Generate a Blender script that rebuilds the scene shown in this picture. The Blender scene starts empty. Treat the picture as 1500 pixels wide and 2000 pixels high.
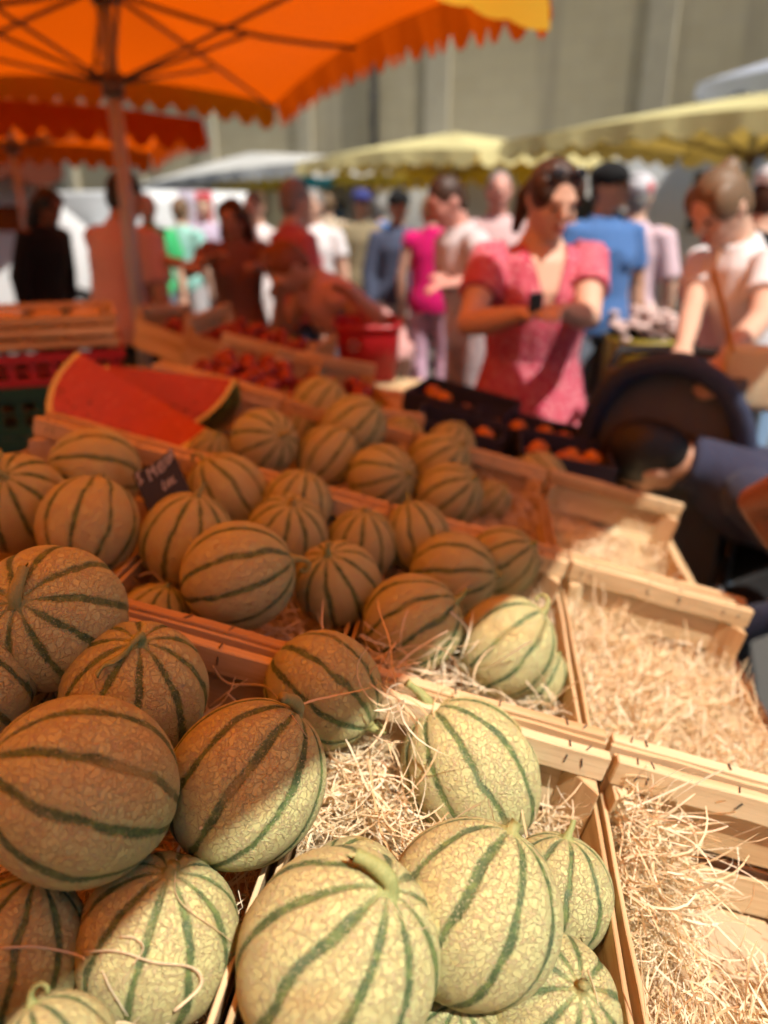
import bpy, bmesh, math, random
import numpy as np
from mathutils import Vector, Matrix, Quaternion

R = math.radians
scene = bpy.context.scene
col = scene.collection
rng = random.Random(7)
nrg = np.random.default_rng(11)

# ------------------------------------------------------------------ camera
CAM_H = 1.5
FPX = 1480.0                      # focal length in pixels of a 1500 x 2000 frame
PITCH = R(21.7)
cam_d = bpy.data.cameras.new('camera')
cam = bpy.data.objects.new('camera', cam_d); col.objects.link(cam)
cam.location = (0, 0, CAM_H)
cam.rotation_euler = (R(90) - PITCH, 0, 0)
cam_d.sensor_fit = 'VERTICAL'; cam_d.sensor_height = 36.0; cam_d.sensor_width = 27.0
cam_d.lens = 36.0 * FPX / 2000.0
cam_d.clip_start = 0.02; cam_d.clip_end = 400
cam_d.dof.use_dof = True
cam_d.dof.focus_distance = 0.64
cam_d.dof.aperture_fstop = 2.55
cam_d.dof.aperture_blades = 0
scene.camera = cam

# ------------------------------------------------------------------ light
SUN_TRAVEL = Vector((-0.34, 0.39, -0.857)).normalized()
world = bpy.data.worlds.new('World'); scene.world = world; world.use_nodes = True
wn = world.node_tree
bg = wn.nodes['Background']
sky = wn.nodes.new('ShaderNodeTexSky'); sky.sky_type = 'NISHITA'; sky.sun_disc = False
to_sun = -SUN_TRAVEL
sky.sun_elevation = math.asin(to_sun.z)
sky.sun_rotation = math.atan2(to_sun.x, to_sun.y)
wn.links.new(sky.outputs[0], bg.inputs[0]); bg.inputs[1].default_value = 0.05
sun_d = bpy.data.lights.new('sun', 'SUN'); sun_d.energy = 4.9; sun_d.angle = R(0.6); sun_d.color = (1.0, 0.93, 0.82)
sun = bpy.data.objects.new('sun', sun_d); col.objects.link(sun)
sun.rotation_euler = SUN_TRAVEL.to_track_quat('-Z', 'Y').to_euler()
sun.location = (2, -3, 8)
vs = scene.view_settings
vs.view_transform = 'Standard'; vs.look = 'None'; vs.exposure = 0.42; vs.gamma = 1.0; vs.use_curve_mapping = False
scene.cycles.use_denoising = True
scene.cycles.use_adaptive_sampling = True; scene.cycles.adaptive_threshold = 0.05; scene.cycles.adaptive_min_samples = 8
scene.cycles.max_bounces = 6; scene.cycles.diffuse_bounces = 3; scene.cycles.transmission_bounces = 6; scene.cycles.transparent_max_bounces = 6
scene.cycles.caustics_reflective = False; scene.cycles.caustics_refractive = False
scene.cycles.sample_clamp_indirect = 6.0

# ------------------------------------------------------------------ pixel helpers (used to lay the stall out at real size)
cP, sP = math.cos(PITCH), math.sin(PITCH)
def ray(x, y):
    u = (x - 750) / FPX; v = (1000 - y) / FPX
    return np.array([u, v * sP + cP, v * cP - sP])
def PX(x, y, w):
    p = ray(x, y) * w
    return Vector((p[0], p[1], p[2] + CAM_H))
# the sloping display: row axis, column axis, normal
LA, LE = -0.131, 0.232
LW, LD = 0.305, 0.476
LO = np.array([0.242, 0.656, -0.527])
Lr = np.array([math.cos(LA) * math.cos(LE), math.sin(LA) * math.cos(LE), -math.sin(LE)])
Lh = np.array([-math.sin(LA), math.cos(LA), 0.0])
Ln = np.cross(Lr, Lh)
def LAT(i, j, k):
    p = LO + i * LW * Lr + j * LD * Lh + k * Ln
    return Vector((p[0], p[1], p[2] + CAM_H))
def ONPLANE(x, y, k):
    d = ray(x, y); t = (Ln @ LO + k) / (Ln @ d)
    p = d * t
    return t, Vector((p[0], p[1], p[2] + CAM_H))
LROT = Matrix((Vector(Lr), Vector(Lh), Vector(Ln))).transposed()
def lat_matrix(i, j, k, rz=0.0):
    return Matrix.Translation(LAT(i, j, k)) @ LROT.to_4x4() @ Matrix.Rotation(rz, 4, 'Z')

# ------------------------------------------------------------------ node helpers
class NT:
    def __init__(s, name):
        s.m = bpy.data.materials.new(name); s.m.use_nodes = True
        s.t = s.m.node_tree; s.t.nodes.clear()
        s.out = s.t.nodes.new('ShaderNodeOutputMaterial')
    def n(s, typ, **kw):
        nd = s.t.nodes.new(typ)
        for k, v in kw.items(): setattr(nd, k, v)
        return nd
    def put(s, sock, v):
        if isinstance(v, bpy.types.NodeSocket): s.t.links.new(v, sock)
        elif v is not None:
            if hasattr(sock.default_value, '__len__') and isinstance(v, (tuple, list)) and len(v) == 3 and len(sock.default_value) == 4: v = (*v, 1)
            sock.default_value = v
    def math(s, op, a, b=None, c=None, clamp=False):
        nd = s.n('ShaderNodeMath', operation=op, use_clamp=clamp)
        s.put(nd.inputs[0], a)
        if b is not None: s.put(nd.inputs[1], b)
        if c is not None: s.put(nd.inputs[2], c)
        return nd.outputs[0]
    def vmath(s, op, a, b=None, scale=None):
        nd = s.n('ShaderNodeVectorMath', operation=op)
        s.put(nd.inputs[0], a)
        if b is not None: s.put(nd.inputs[1], b)
        if scale is not None: s.put(nd.inputs['Scale'], scale)
        return nd.outputs[0]
    def mix(s, f, a, b, blend='MIX'):
        nd = s.n('ShaderNodeMix', data_type='RGBA', blend_type=blend)
        s.put(nd.inputs[0], f); s.put(nd.inputs[6], a); s.put(nd.inputs[7], b)
        return nd.outputs[2]
    def noise(s, vec, scale, detail=3, rough=0.55, w=None, col=False):
        nd = s.n('ShaderNodeTexNoise')
        if w is not None:
            nd.noise_dimensions = '4D'; s.put(nd.inputs['W'], w)
        s.put(nd.inputs['Vector'], vec)
        nd.inputs['Scale'].default_value = scale; nd.inputs['Detail'].default_value = detail; nd.inputs['Roughness'].default_value = rough
        return nd.outputs[1] if col else nd.outputs[0]
    def smooth(s, x, lo, hi, a=0.0, b=1.0):
        nd = s.n('ShaderNodeMapRange', interpolation_type='SMOOTHSTEP')
        s.put(nd.inputs[0], x); s.put(nd.inputs[1], lo); s.put(nd.inputs[2], hi)
        nd.inputs[3].default_value = a; nd.inputs[4].default_value = b
        return nd.outputs[0]
    def ramp(s, x, stops):
        nd = s.n('ShaderNodeValToRGB'); s.put(nd.inputs[0], x)
        els = nd.color_ramp.elements
        while len(els) < len(stops): els.new(0.5)
        for e, (p, c) in zip(els, stops): e.position = p; e.color = (*c, 1)
        return nd.outputs[0]
    def obj(s): return s.n('ShaderNodeTexCoord').outputs['Object']
    def rand(s): return s.n('ShaderNodeObjectInfo').outputs['Random']
    def bump(s, h, strength=0.3, dist=0.002):
        nd = s.n('ShaderNodeBump'); nd.inputs['Strength'].default_value = strength; nd.inputs['Distance'].default_value = dist
        s.put(nd.inputs['Height'], h); return nd.outputs[0]
    def finish(s, color, rough=0.6, normal=None, metallic=0.0, spec=0.5, trans=None, trans_fac=0.0, sheen=0.0, sss=0.0):
        b = s.n('ShaderNodeBsdfPrincipled')
        s.put(b.inputs['Base Color'], color); s.put(b.inputs['Roughness'], rough)
        b.inputs['Metallic'].default_value = metallic; b.inputs['Specular IOR Level'].default_value = spec
        if sheen: b.inputs['Sheen Weight'].default_value = sheen
        if normal is not None: s.put(b.inputs['Normal'], normal)
        sh = b.outputs[0]
        if trans is not None:
            tr = s.n('ShaderNodeBsdfTranslucent'); s.put(tr.inputs[0], trans)
            mx = s.n('ShaderNodeMixShader'); s.put(mx.inputs[0], trans_fac)
            s.t.links.new(sh, mx.inputs[1]); s.t.links.new(tr.outputs[0], mx.inputs[2]); sh = mx.outputs[0]
        s.t.links.new(sh, s.out.inputs[0])
        return s.m

_mc = {}
def plain(name, color, rough=0.6, var=0.12, scale=20.0, metallic=0.0, spec=0.4, bump=0.0, sheen=0.0):
    key = (name,)
    if key in _mc: return _mc[key]
    t = NT(name); o = t.obj()
    nz = t.noise(o, scale, 4, w=t.math('MULTIPLY', t.rand(), 40.0))
    c = t.mix(nz, tuple(x * (1 - var) for x in color), tuple(min(1, x * (1 + var)) for x in color))
    nrm = t.bump(nz, bump, 0.002) if bump else None
    _mc[key] = t.finish(c, t.math('ADD', t.math('MULTIPLY', nz, 0.15), rough - 0.07), nrm, metallic, spec, sheen=sheen)
    return _mc[key]
def cloth(name, color, fold=0.35, dots=None):
    if ('c', name) in _mc: return _mc[('c', name)]
    t = NT(name); o = t.obj()
    nz = t.noise(o, 7.0, 4, 0.6)
    wv = t.noise(t.vmath('MULTIPLY', o, (26, 26, 4)), 1.0, 3)
    c = t.mix(nz, tuple(x * 0.86 for x in color), tuple(min(1, x * 1.1) for x in color))
    if dots is not None:
        v = t.n('ShaderNodeTexVoronoi'); t.put(v.inputs['Vector'], o); v.inputs['Scale'].default_value = dots[1]
        f = t.smooth(v.outputs['Distance'], 0.22, 0.34, 1.0, 0.0)
        c = t.mix(f, c, dots[0])
    nrm = t.bump(t.math('ADD', wv, t.math('MULTIPLY', nz, 0.7)), fold, 0.02)
    _mc[('c', name)] = t.finish(c, 0.85, nrm, spec=0.15, sheen=0.1)
    return _mc[('c', name)]

def wood(name, axis, tint=(0.60, 0.44, 0.25), dark=(0.42, 0.27, 0.13), pale=(0.70, 0.57, 0.36)):
    t = NT(name)
    off = t.math('MULTIPLY', t.rand(), 37.0)
    p = t.vmath('ADD', t.obj(), None)
    cmb = t.n('ShaderNodeCombineXYZ'); 
    for q in range(3): t.put(cmb.inputs[q], off)
    p = t.vmath('ADD', t.obj(), cmb.outputs[0])
    sc = [90.0, 90.0, 90.0]; sc[axis] = 4.0
    g = t.noise(t.vmath('MULTIPLY', p, tuple(sc)), 1.0, 5, 0.62)
    sc2 = [16.0, 16.0, 16.0]; sc2[axis] = 1.6
    band = t.noise(t.vmath('MULTIPLY', p, tuple(sc2)), 1.0, 3, 0.5)
    fine = [420.0, 420.0, 420.0]; fine[axis] = 14.0
    fn = t.noise(t.vmath('MULTIPLY', p, tuple(fine)), 1.0, 2, 0.5)
    c = t.mix(t.smooth(g, 0.30, 0.68), dark, tint)
    c = t.mix(t.smooth(band, 0.40, 0.66), c, pale)
    c = t.mix(t.math('MULTIPLY', t.smooth(fn, 0.54, 0.70), 0.22), c, (0.26, 0.15, 0.07))
    # piece to piece tone
    c = t.mix(t.math('MULTIPLY', t.math('FRACT', t.math('MULTIPLY', t.rand(), 7.3)), 0.42), c, (0.50, 0.30, 0.13))
    kn = t.n('ShaderNodeTexVoronoi'); t.put(kn.inputs['Vector'], t.vmath('MULTIPLY', p, tuple(4.0 if a == axis else 9.0 for a in range(3)))); kn.inputs['Scale'].default_value = 1.0
    c = t.mix(t.smooth(kn.outputs['Distance'], 0.03, 0.11, 0.75, 0.0), c, (0.16, 0.07, 0.03))
    nrm = t.bump(t.math('ADD', g, t.math('MULTIPLY', fn, 0.6)), 0.45, 0.0012)
    return t.finish(c, 0.72, nrm, spec=0.25)
WOODX, WOODY, WOODZ = wood('crate_wood_x', 0), wood('crate_wood_y', 1), wood('crate_wood_z', 2)
STAPLE = plain('staple_steel', (0.10, 0.095, 0.09), 0.45, metallic=0.6)
CARD = plain('cardboard', (0.46, 0.34, 0.22), 0.85, 0.10, 30)

def melon_material():
    t = NT('netted_melon_rind'); p = t.obj()
    rn = t.rand()
    sc_ = t.n('ShaderNodeCombineXYZ')
    for q, k in enumerate((41.0, 83.0, 27.0)): t.put(sc_.inputs[q], t.math('MULTIPLY', rn, k))
    pr = t.vmath('ADD', p, sc_.outputs[0])                       # every fruit gets its own pattern
    low = t.noise(pr, 1.6, 1, 0.5)
    mid = t.noise(pr, 7.0, 2, 0.6)
    fine = t.noise(pr, 44.0, 2, 0.65)
    sx = t.n('ShaderNodeSeparateXYZ'); t.put(sx.inputs[0], p)
    x, y, z = sx.outputs
    phi = t.math('ARCTAN2', y, x)
    phi = t.math('ADD', phi, t.math('MULTIPLY', t.math('SUBTRACT', low, 0.5), 0.20))
    f = t.math('FRACT', t.math('ADD', t.math('MULTIPLY', phi, 10.0 / (2 * math.pi)), 20.0))
    d = t.math('SUBTRACT', 0.5, t.math('ABSOLUTE', t.math('SUBTRACT', f, 0.5)))
    rho = t.math('SQRT', t.math('ADD', t.math('MULTIPLY', x, x), t.math('MULTIPLY', y, y)))
    # cork net
    wn_ = t.n('ShaderNodeTexNoise'); t.put(wn_.inputs['Vector'], pr); wn_.inputs['Scale'].default_value = 9.0; wn_.inputs['Detail'].default_value = 3
    pw = t.vmath('ADD', pr, t.vmath('SCALE', t.vmath('SUBTRACT', wn_.outputs[1], (0.5, 0.5, 0.5)), scale=0.20))
    v = t.n('ShaderNodeTexVoronoi', feature='DISTANCE_TO_EDGE'); t.put(v.inputs['Vector'], pw); v.inputs['Scale'].default_value = 10.5
    v2 = t.n('ShaderNodeTexVoronoi', feature='DISTANCE_TO_EDGE'); t.put(v2.inputs['Vector'], pw); v2.inputs['Scale'].default_value = 23.0
    e1, e2 = v.outputs[0], v2.outputs[0]
    n1 = t.smooth(e1, 0.0, 0.085, 1.0, 0.0)
    n2 = t.math('MULTIPLY', t.smooth(e2, 0.0, 0.10, 1.0, 0.0), t.smooth(mid, 0.34, 0.66, 0.15, 1.0))
    nt = t.math('MAXIMUM', n1, t.math('MULTIPLY', n2, 0.7))
    # furrow stripes, their edges frayed by the net
    arc = t.math('MULTIPLY', t.math('MULTIPLY', d, 0.6283), t.math('ADD', t.math('MULTIPLY', rho, 0.9), 0.10))
    arc = t.math('ADD', arc, t.math('MULTIPLY', t.math('SUBTRACT', fine, 0.5), 0.075))
    arc = t.math('ADD', arc, t.math('MULTIPLY', t.math('SUBTRACT', mid, 0.5), 0.035))
    arc = t.math('ADD', arc, t.math('MULTIPLY', nt, 0.012))
    wid = t.math('ADD', 0.024, t.math('MULTIPLY', t.noise(t.vmath('ADD', pr, (9, 3, 5)), 2.4, 1, 0.5), 0.056))
    wid = t.math('MULTIPLY', wid, t.smooth(rho, 0.02, 0.6, 0.5, 1.0))
    aw = t.math('SUBTRACT', arc, wid)
    stripe = t.smooth(aw, -0.022, 0.018, 1.0, 0.0)
    halo = t.smooth(aw, 0.0, 0.10, 1.0, 0.0)
    nt = t.math('MULTIPLY', nt, t.math('SUBTRACT', 1.0, t.math('MULTIPLY', stripe, 0.86)))
    nt = t.math('MULTIPLY', nt, t.math('ADD', 0.55, t.math('MULTIPLY', mid, 0.8)), clamp=True)
    skin = t.mix(low, (0.57, 0.53, 0.24), (0.48, 0.51, 0.24))
    skin = t.mix(t.math('MULTIPLY', halo, 0.6), skin, (0.43, 0.49, 0.22))
    skin = t.mix(t.math('MULTIPLY', t.smooth(mid, 0.5, 0.75), 0.5), skin, (0.68, 0.59, 0.23))
    corkc = t.mix(t.math('SUBTRACT', fine, t.math('MULTIPLY', n1, 0.25)), (0.48, 0.37, 0.20), (0.68, 0.59, 0.39))
    c = t.mix(t.math('MULTIPLY', nt, 0.9), skin, corkc)
    green = t.mix(t.smooth(mid, 0.35, 0.68), (0.034, 0.072, 0.027), (0.12, 0.185, 0.052))
    green = t.mix(t.math('MULTIPLY', t.smooth(low, 0.5, 0.7), 0.5), green, (0.070, 0.108, 0.070))
    green = t.mix(t.smooth(rho, 0.05, 0.42, 0.8, 0.0), green, (0.36, 0.38, 0.16))
    green = t.mix(t.math('MULTIPLY', t.smooth(fine, 0.52, 0.70), 0.55), green, (0.26, 0.30, 0.13))
    c = t.mix(t.math('MULTIPLY', stripe, 0.95), c, green)
    sp = t.math('MULTIPLY', t.smooth(fine, 0.60, 0.70), t.math('MULTIPLY', halo, 0.55))
    c = t.mix(sp, c, (0.58, 0.50, 0.36))
    scar = t.math('MULTIPLY', t.smooth(rho, 0.10, 0.17, 1.0, 0.0), t.smooth(z, -0.5, -0.4, 1.0, 0.0))
    c = t.mix(t.math('MULTIPLY', scar, 0.8), c, (0.30, 0.19, 0.09))
    ripe = t.math('MULTIPLY', t.smooth(t.noise(t.vmath('ADD', pr, (3, 8, 1)), 1.1, 1, 0.5), 0.62, 0.74), 0.32)
    c = t.mix(ripe, c, (0.60, 0.36, 0.12))
    hgt = t.math('ADD', nt, t.math('ADD', t.math('MULTIPLY', fine, 0.3), t.math('MULTIPLY', stripe, -0.4)))
    return t.finish(c, 0.62, t.bump(hgt, 0.95, 0.0012), spec=0.3)
MELON = melon_material()
def stem_material():
    t = NT('melon_stem'); p = t.obj()
    nz = t.noise(t.vmath('MULTIPLY', p, (30, 30, 6)), 1.0, 3, w=t.math('MULTIPLY', t.rand(), 20.0))
    c = t.mix(nz, (0.16, 0.20, 0.06), (0.38, 0.42, 0.17))
    c = t.mix(t.math('MULTIPLY', t.rand(), 0.5), c, (0.34, 0.25, 0.11))
    return t.finish(c, 0.65, t.bump(nz, 0.5, 0.002), spec=0.3)
STEM = stem_material()
def wool_material():
    t = NT('wood_wool')
    at = t.n('ShaderNodeAttribute'); at.attribute_name = 'tone'
    f = at.outputs['Fac']
    c = t.ramp(f, [(0.0, (0.50, 0.29, 0.12)), (0.25, (0.72, 0.52, 0.28)), (0.6, (0.84, 0.70, 0.46)), (1.0, (0.88, 0.81, 0.64))])
    return t.finish(c, 0.6, spec=0.3, trans=c, trans_fac=0.25)
WOOL = wool_material()

def canopy_material(name, color, trans, fac=0.6):
    t = NT(name); o = t.obj()
    nz = t.noise(o, 1.3, 3, 0.5); wv = t.noise(o, 260.0, 2, 0.5)
    c = t.mix(nz, tuple(x * 0.88 for x in color), color)
    tr = t.mix(nz, tuple(x * 0.85 for x in trans), trans)
    return t.finish(c, 0.7, t.bump(t.math('ADD', wv, t.math('MULTIPLY', nz, 6.0)), 0.2, 0.004), spec=0.25, trans=tr, trans_fac=fac)
ORANGE = canopy_material('orange_canvas', (0.48, 0.075, 0.003), (0.66, 0.088, 0.001), 0.64)
ORANGE2 = canopy_material('glow_orange_canvas', (0.66, 0.15, 0.008), (1.0, 0.225, 0.004), 0.90)  # same canvas, made brighter and more translucent so it glows orange
YELLOWV = canopy_material('yellow_valance_canvas', (0.80, 0.52, 0.03), (0.98, 0.62, 0.03), 0.6)
YELLOW = canopy_material('yellow_canvas', (0.88, 0.79, 0.40), (0.7, 0.45, 0.08), 0.30)
YELLOWB = canopy_material('bright_yellow_canvas', (0.80, 0.58, 0.06), (0.6, 0.36, 0.03), 0.25)
WHITEC = canopy_material('white_canvas', (0.72, 0.72, 0.70), (0.5, 0.5, 0.48), 0.2)
BLUEC = canopy_material('pale_blue_canvas', (0.52, 0.56, 0.66), (0.4, 0.45, 0.55), 0.2)
MAROONC = canopy_material('dark_interior_maroon', (0.16, 0.035, 0.015), (0.12, 0.02, 0.008), 0.15)  # dark colour stands in for the shaded interior at the far left
METAL = plain('galvanised_steel', (0.36, 0.37, 0.39), 0.45, 0.15, 40, metallic=0.25)
DARKMETAL = plain('brown_painted_steel', (0.16, 0.11, 0.08), 0.5, metallic=0.2)

# ------------------------------------------------------------------ object helpers
def link(name, mesh, mat=None, parent=None, matrix=None):
    o = bpy.data.objects.new(name, mesh); col.objects.link(o)
    if mat is not None and not mesh.materials: mesh.materials.append(mat)
    if parent is not None: o.parent = parent
    if matrix is not None: o.matrix_local = matrix
    return o
def empty(name, matrix=None):
    o = bpy.data.objects.new(name, None); col.objects.link(o); o.empty_display_size = 0.05
    if matrix is not None: o.matrix_world = matrix
    return o
def tag(o, label=None, cat=None, group=None, kind=None):
    if label: o['label'] = label
    if cat: o['category'] = cat
    if group: o['group'] = group
    if kind: o['kind'] = kind
    return o
def pydata(name, v, f, smooth=False):
    m = bpy.data.meshes.new(name); m.from_pydata([tuple(a) for a in v], [], [tuple(a) for a in f]); m.update()
    if smooth: m.polygons.foreach_set('use_smooth', [True] * len(m.polygons))
    return m
def box_bm(bm, x0, x1, y0, y1, z0, z1):
    vs_ = [bm.verts.new(c) for c in ((x0,y0,z0),(x1,y0,z0),(x1,y1,z0),(x0,y1,z0),(x0,y0,z1),(x1,y0,z1),(x1,y1,z1),(x0,y1,z1))]
    for f in ((3,2,1,0),(4,5,6,7),(0,1,5,4),(1,2,6,5),(2,3,7,6),(3,0,4,7)): bm.faces.new([vs_[i] for i in f])
def bmesh_mesh(name, bm, bevel=0.0, seg=1, smooth=False):
    if bevel: bmesh.ops.bevel(bm, geom=bm.edges[:], offset=bevel, segments=seg, affect='EDGES', profile=0.6)
    m = bpy.data.meshes.new(name); bm.to_mesh(m); bm.free()
    if smooth: m.polygons.foreach_set('use_smooth', [True] * len(m.polygons))
    return m
def box_mesh(name, x0, x1, y0, y1, z0, z1, bevel=0.0, warp=0.0, axis=0, seed=0):
    bm = bmesh.new(); box_bm(bm, x0, x1, y0, y1, z0, z1)
    if warp:
        long_e = [e for e in bm.edges if abs((e.verts[0].co - e.verts[1].co)[axis]) > 1e-6]
        bmesh.ops.subdivide_edges(bm, edges=long_e, cuts=7, use_grid_fill=True)
        rr = random.Random(seed); a = [rr.uniform(-1, 1) for _ in range(12)]
        L = (x1 - x0, y1 - y0, z1 - z0)[axis]
        for v in bm.verts:
            s = v.co[axis] / L * 6.28
            v.co.z += warp * (a[0] * math.sin(s + a[1] * 3) + 0.6 * a[2] * math.sin(2.3 * s + a[3] * 3) + 0.35 * a[4] * math.sin(5 * s + a[5] * 3))
            v.co[1 - axis if axis < 2 else 0] += 0.5 * warp * a[6] * math.sin(1.3 * s + a[7] * 3)
    return bmesh_mesh(name, bm, bevel)
def frames(pts, up=None):
    pts = [Vector(p) for p in pts]; n = len(pts); out = []
    prev = None
    for i in range(n):
        tan = (pts[min(i + 1, n - 1)] - pts[max(i - 1, 0)]).normalized()
        if prev is None:
            ref = Vector(up) if up is not None else (Vector((0, 0, 1)) if abs(tan.z) < 0.9 else Vector((1, 0, 0)))
            a = (ref - tan * ref.dot(tan)).normalized()
        else:
            a = prev - tan * prev.dot(tan)
            a = a.normalized() if a.length > 1e-6 else prev
        prev = a; out.append((pts[i], a, tan.cross(a)))
    return out
def tube_data(pts, rad, seg=8, up=None, flat=1.0):
    v = []; f = []
    fr = frames(pts, up); n = len(fr)
    if not hasattr(rad, '__len__'): rad = [rad] * n
    for (p, a, b), r in zip(fr, rad):
        ra, rb = (r if hasattr(r, '__len__') else (r, r * flat))
        for k in range(seg):
            th = 2 * math.pi * k / seg
            v.append(p + a * (ra * math.cos(th)) + b * (rb * math.sin(th)))
    for i in range(n - 1):
        for k in range(seg):
            k2 = (k + 1) % seg
            f.append((i * seg + k, i * seg + k2, (i + 1) * seg + k2, (i + 1) * seg + k))
    f.append(tuple(range(seg - 1, -1, -1))); f.append(tuple((n - 1) * seg + k for k in range(seg)))
    return v, f
def tube_mesh(name, pts, rad, seg=8, up=None, flat=1.0, smooth=True):
    v, f = tube_data(pts, rad, seg, up, flat); return pydata(name, v, f, smooth)
class MB:
    def __init__(s): s.v = []; s.f = []
    def add(s, v, f):
        o = len(s.v); s.v += [tuple(a) for a in v]; s.f += [tuple(i + o for i in q) for q in f]; return s
    def tube(s, pts, rad, seg=8, up=None, flat=1.0): return s.add(*tube_data(pts, rad, seg, up, flat))
    def ell(s, c, r, rot=None, nu=14, nv=9):
        c = Vector(c); v = []; f = []
        M = rot if rot is not None else Matrix.Identity(3)
        for i in range(nv + 1):
            th = math.pi * i / nv
            for k in range(nu):
                ph = 2 * math.pi * k / nu
                v.append(c + M @ Vector((r[0] * math.sin(th) * math.cos(ph), r[1] * math.sin(th) * math.sin(ph), r[2] * math.cos(th))))
        for i in range(nv):
            for k in range(nu):
                k2 = (k + 1) % nu
                f.append((i * nu + k, (i + 1) * nu + k, (i + 1) * nu + k2, i * nu + k2))
        return s.add(v, f)
    def box(s, x0, x1, y0, y1, z0, z1, M=None):
        v = [Vector(c) for c in ((x0,y0,z0),(x1,y0,z0),(x1,y1,z0),(x0,y1,z0),(x0,y0,z1),(x1,y0,z1),(x1,y1,z1),(x0,y1,z1))]
        if M is not None: v = [M @ a for a in v]
        return s.add(v, ((3,2,1,0),(4,5,6,7),(0,1,5,4),(1,2,6,5),(2,3,7,6),(3,0,4,7)))
    def mesh(s, name, smooth=False): return pydata(name, s.v, s.f, smooth)
    def build(s, name, mat, parent=None, smooth=False, matrix=None): return link(name, s.mesh(name, smooth), mat, parent, matrix)
def remeshed(name, mb, voxel, smooth_it=3, factor=0.5):
    m = mb.mesh('tmp'); o = bpy.data.objects.new('tmp', m); col.objects.link(o)
    md = o.modifiers.new('r', 'REMESH'); md.mode = 'VOXEL'; md.voxel_size = voxel; md.use_smooth_shade = True
    if smooth_it:
        ms = o.modifiers.new('s', 'SMOOTH'); ms.factor = factor; ms.iterations = smooth_it
    dg = bpy.context.evaluated_depsgraph_get(); dg.update()
    ev = o.evaluated_get(dg)
    out = bpy.data.meshes.new_from_object(ev); out.name = name
    bpy.data.objects.remove(o); bpy.data.meshes.remove(m)
    out.polygons.foreach_set('use_smooth', [True] * len(out.polygons))
    return out

# ================================================================== THE SETTING
def ground_material():
    t = NT('asphalt'); o = t.obj()
    a = t.noise(o, 0.7, 3); b = t.noise(o, 60.0, 3, 0.7)
    c = t.mix(t.math('MULTIPLY', b, 0.8), (0.045, 0.043, 0.04), (0.12, 0.115, 0.105))
    c = t.mix(t.math('MULTIPLY', t.smooth(a, 0.45, 0.7), 0.5), c, (0.15, 0.14, 0.12))
    return t.finish(c, 0.85, t.bump(b, 0.5, 0.004))
g = link('ground', pydata('ground', [(-150, -100, 0), (150, -100, 0), (150, 200, 0), (-150, 200, 0)], [(0, 1, 2, 3)]), ground_material())
tag(g, 'grey asphalt of the market square', kind='structure')

# stone building along the right side of the street
SD = Vector((-0.788, 0.616, 0)).normalized(); SN = Vector((SD.y, -SD.x, 0))      # street direction, to the right of it
def stone_material():
    t = NT('weathered_limestone'); o = t.obj()
    br = t.n('ShaderNodeTexBrick'); t.put(br.inputs['Vector'], t.vmath('MULTIPLY', t.n('ShaderNodeTexCoord').outputs['UV'], (1, 1, 1)))
    br.inputs['Scale'].default_value = 1.0; br.inputs['Mortar Size'].default_value = 0.012
    br.inputs['Brick Width'].default_value = 0.62; br.inputs['Row Height'].default_value = 0.32
    br.inputs['Color1'].default_value = (0.39, 0.335, 0.22, 1); br.inputs['Color2'].default_value = (0.45, 0.395, 0.27, 1); br.inputs['Mortar'].default_value = (0.33, 0.30, 0.23, 1)
    a = t.noise(o, 0.5, 4, 0.6); b = t.noise(o, 9.0, 4, 0.65)
    st = t.noise(t.vmath('MULTIPLY', o, (1.6, 1.6, 0.12)), 1.0, 4, 0.6)
    c = t.mix(0.55, br.outputs[0], t.mix(b, (0.37, 0.32, 0.205), (0.48, 0.42, 0.285)))
    c = t.mix(t.math('MULTIPLY', t.smooth(st, 0.5, 0.75), 0.5), c, (0.17, 0.155, 0.125))
    c = t.mix(t.math('MULTIPLY', t.smooth(a, 0.5, 0.75), 0.4), c, (0.45, 0.40, 0.31))
    return t.finish(c, 0.9, t.bump(t.math('ADD', b, br.outputs[1]), 0.5, 0.01), spec=0.2)
STONE = stone_material()
def building(base, length, height, depth, label, mat, pil, pipe, turn=None):
    M = Matrix.Translation(base) @ (Matrix((SD, SN, Vector((0, 0, 1)))).transposed().to_4x4() if turn is None else Matrix.Rotation(turn, 4, 'Z'))
    root = empty('stone_building', M); tag(root, label, 'building')
    me = box_mesh('wall', 0, length, 0, depth, 0, height)
    uv = me.uv_layers.new(name='UVMap')
    for lp in me.loops:
        co = me.vertices[lp.vertex_index].co; uv.data[lp.index].uv = (co.x + co.y, co.z)
    link('wall', me, mat, root)
    bm = bmesh.new(); box_bm(bm, -0.05, length + 0.05, -0.14, 0.004, 0, 0.9)
    link('plinth', bmesh_mesh('plinth', bm, 0.03), plain('pale_limestone', (0.40, 0.36, 0.265), 0.85, 0.15, 5), root)
    for x, wd, dp in pil:
        bm = bmesh.new(); box_bm(bm, x, x + wd, -dp, 0.004, 0.0, height - 0.6)
        link('buttress', bmesh_mesh('buttress', bm, 0.03), plain('pale_limestone', (0.40, 0.36, 0.265), 0.85, 0.15, 5), root)
    for x in pipe:
        mb = MB(); mb.tube([(x, -0.12, 0.2), (x, -0.12, height - 0.4)], 0.075, 12)
        for z in (1.5, 3.6, 5.7, 7.8): mb.tube([(x, -0.12, z), (x, -0.12, z + 0.08)], 0.10, 12)
        mb.build('drainpipe', plain('dark_iron', (0.06, 0.058, 0.055), 0.6), root, True)
    bm = bmesh.new(); box_bm(bm, -0.3, length + 0.3, -0.4, depth + 0.3, height + 0.004, height + 0.5)
    link('cornice', bmesh_mesh('cornice', bm, 0.05), plain('pale_limestone', (0.40, 0.36, 0.265), 0.85, 0.15, 5), root)
    return root
BB = Vector((12.0, 8.0, 0))
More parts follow.
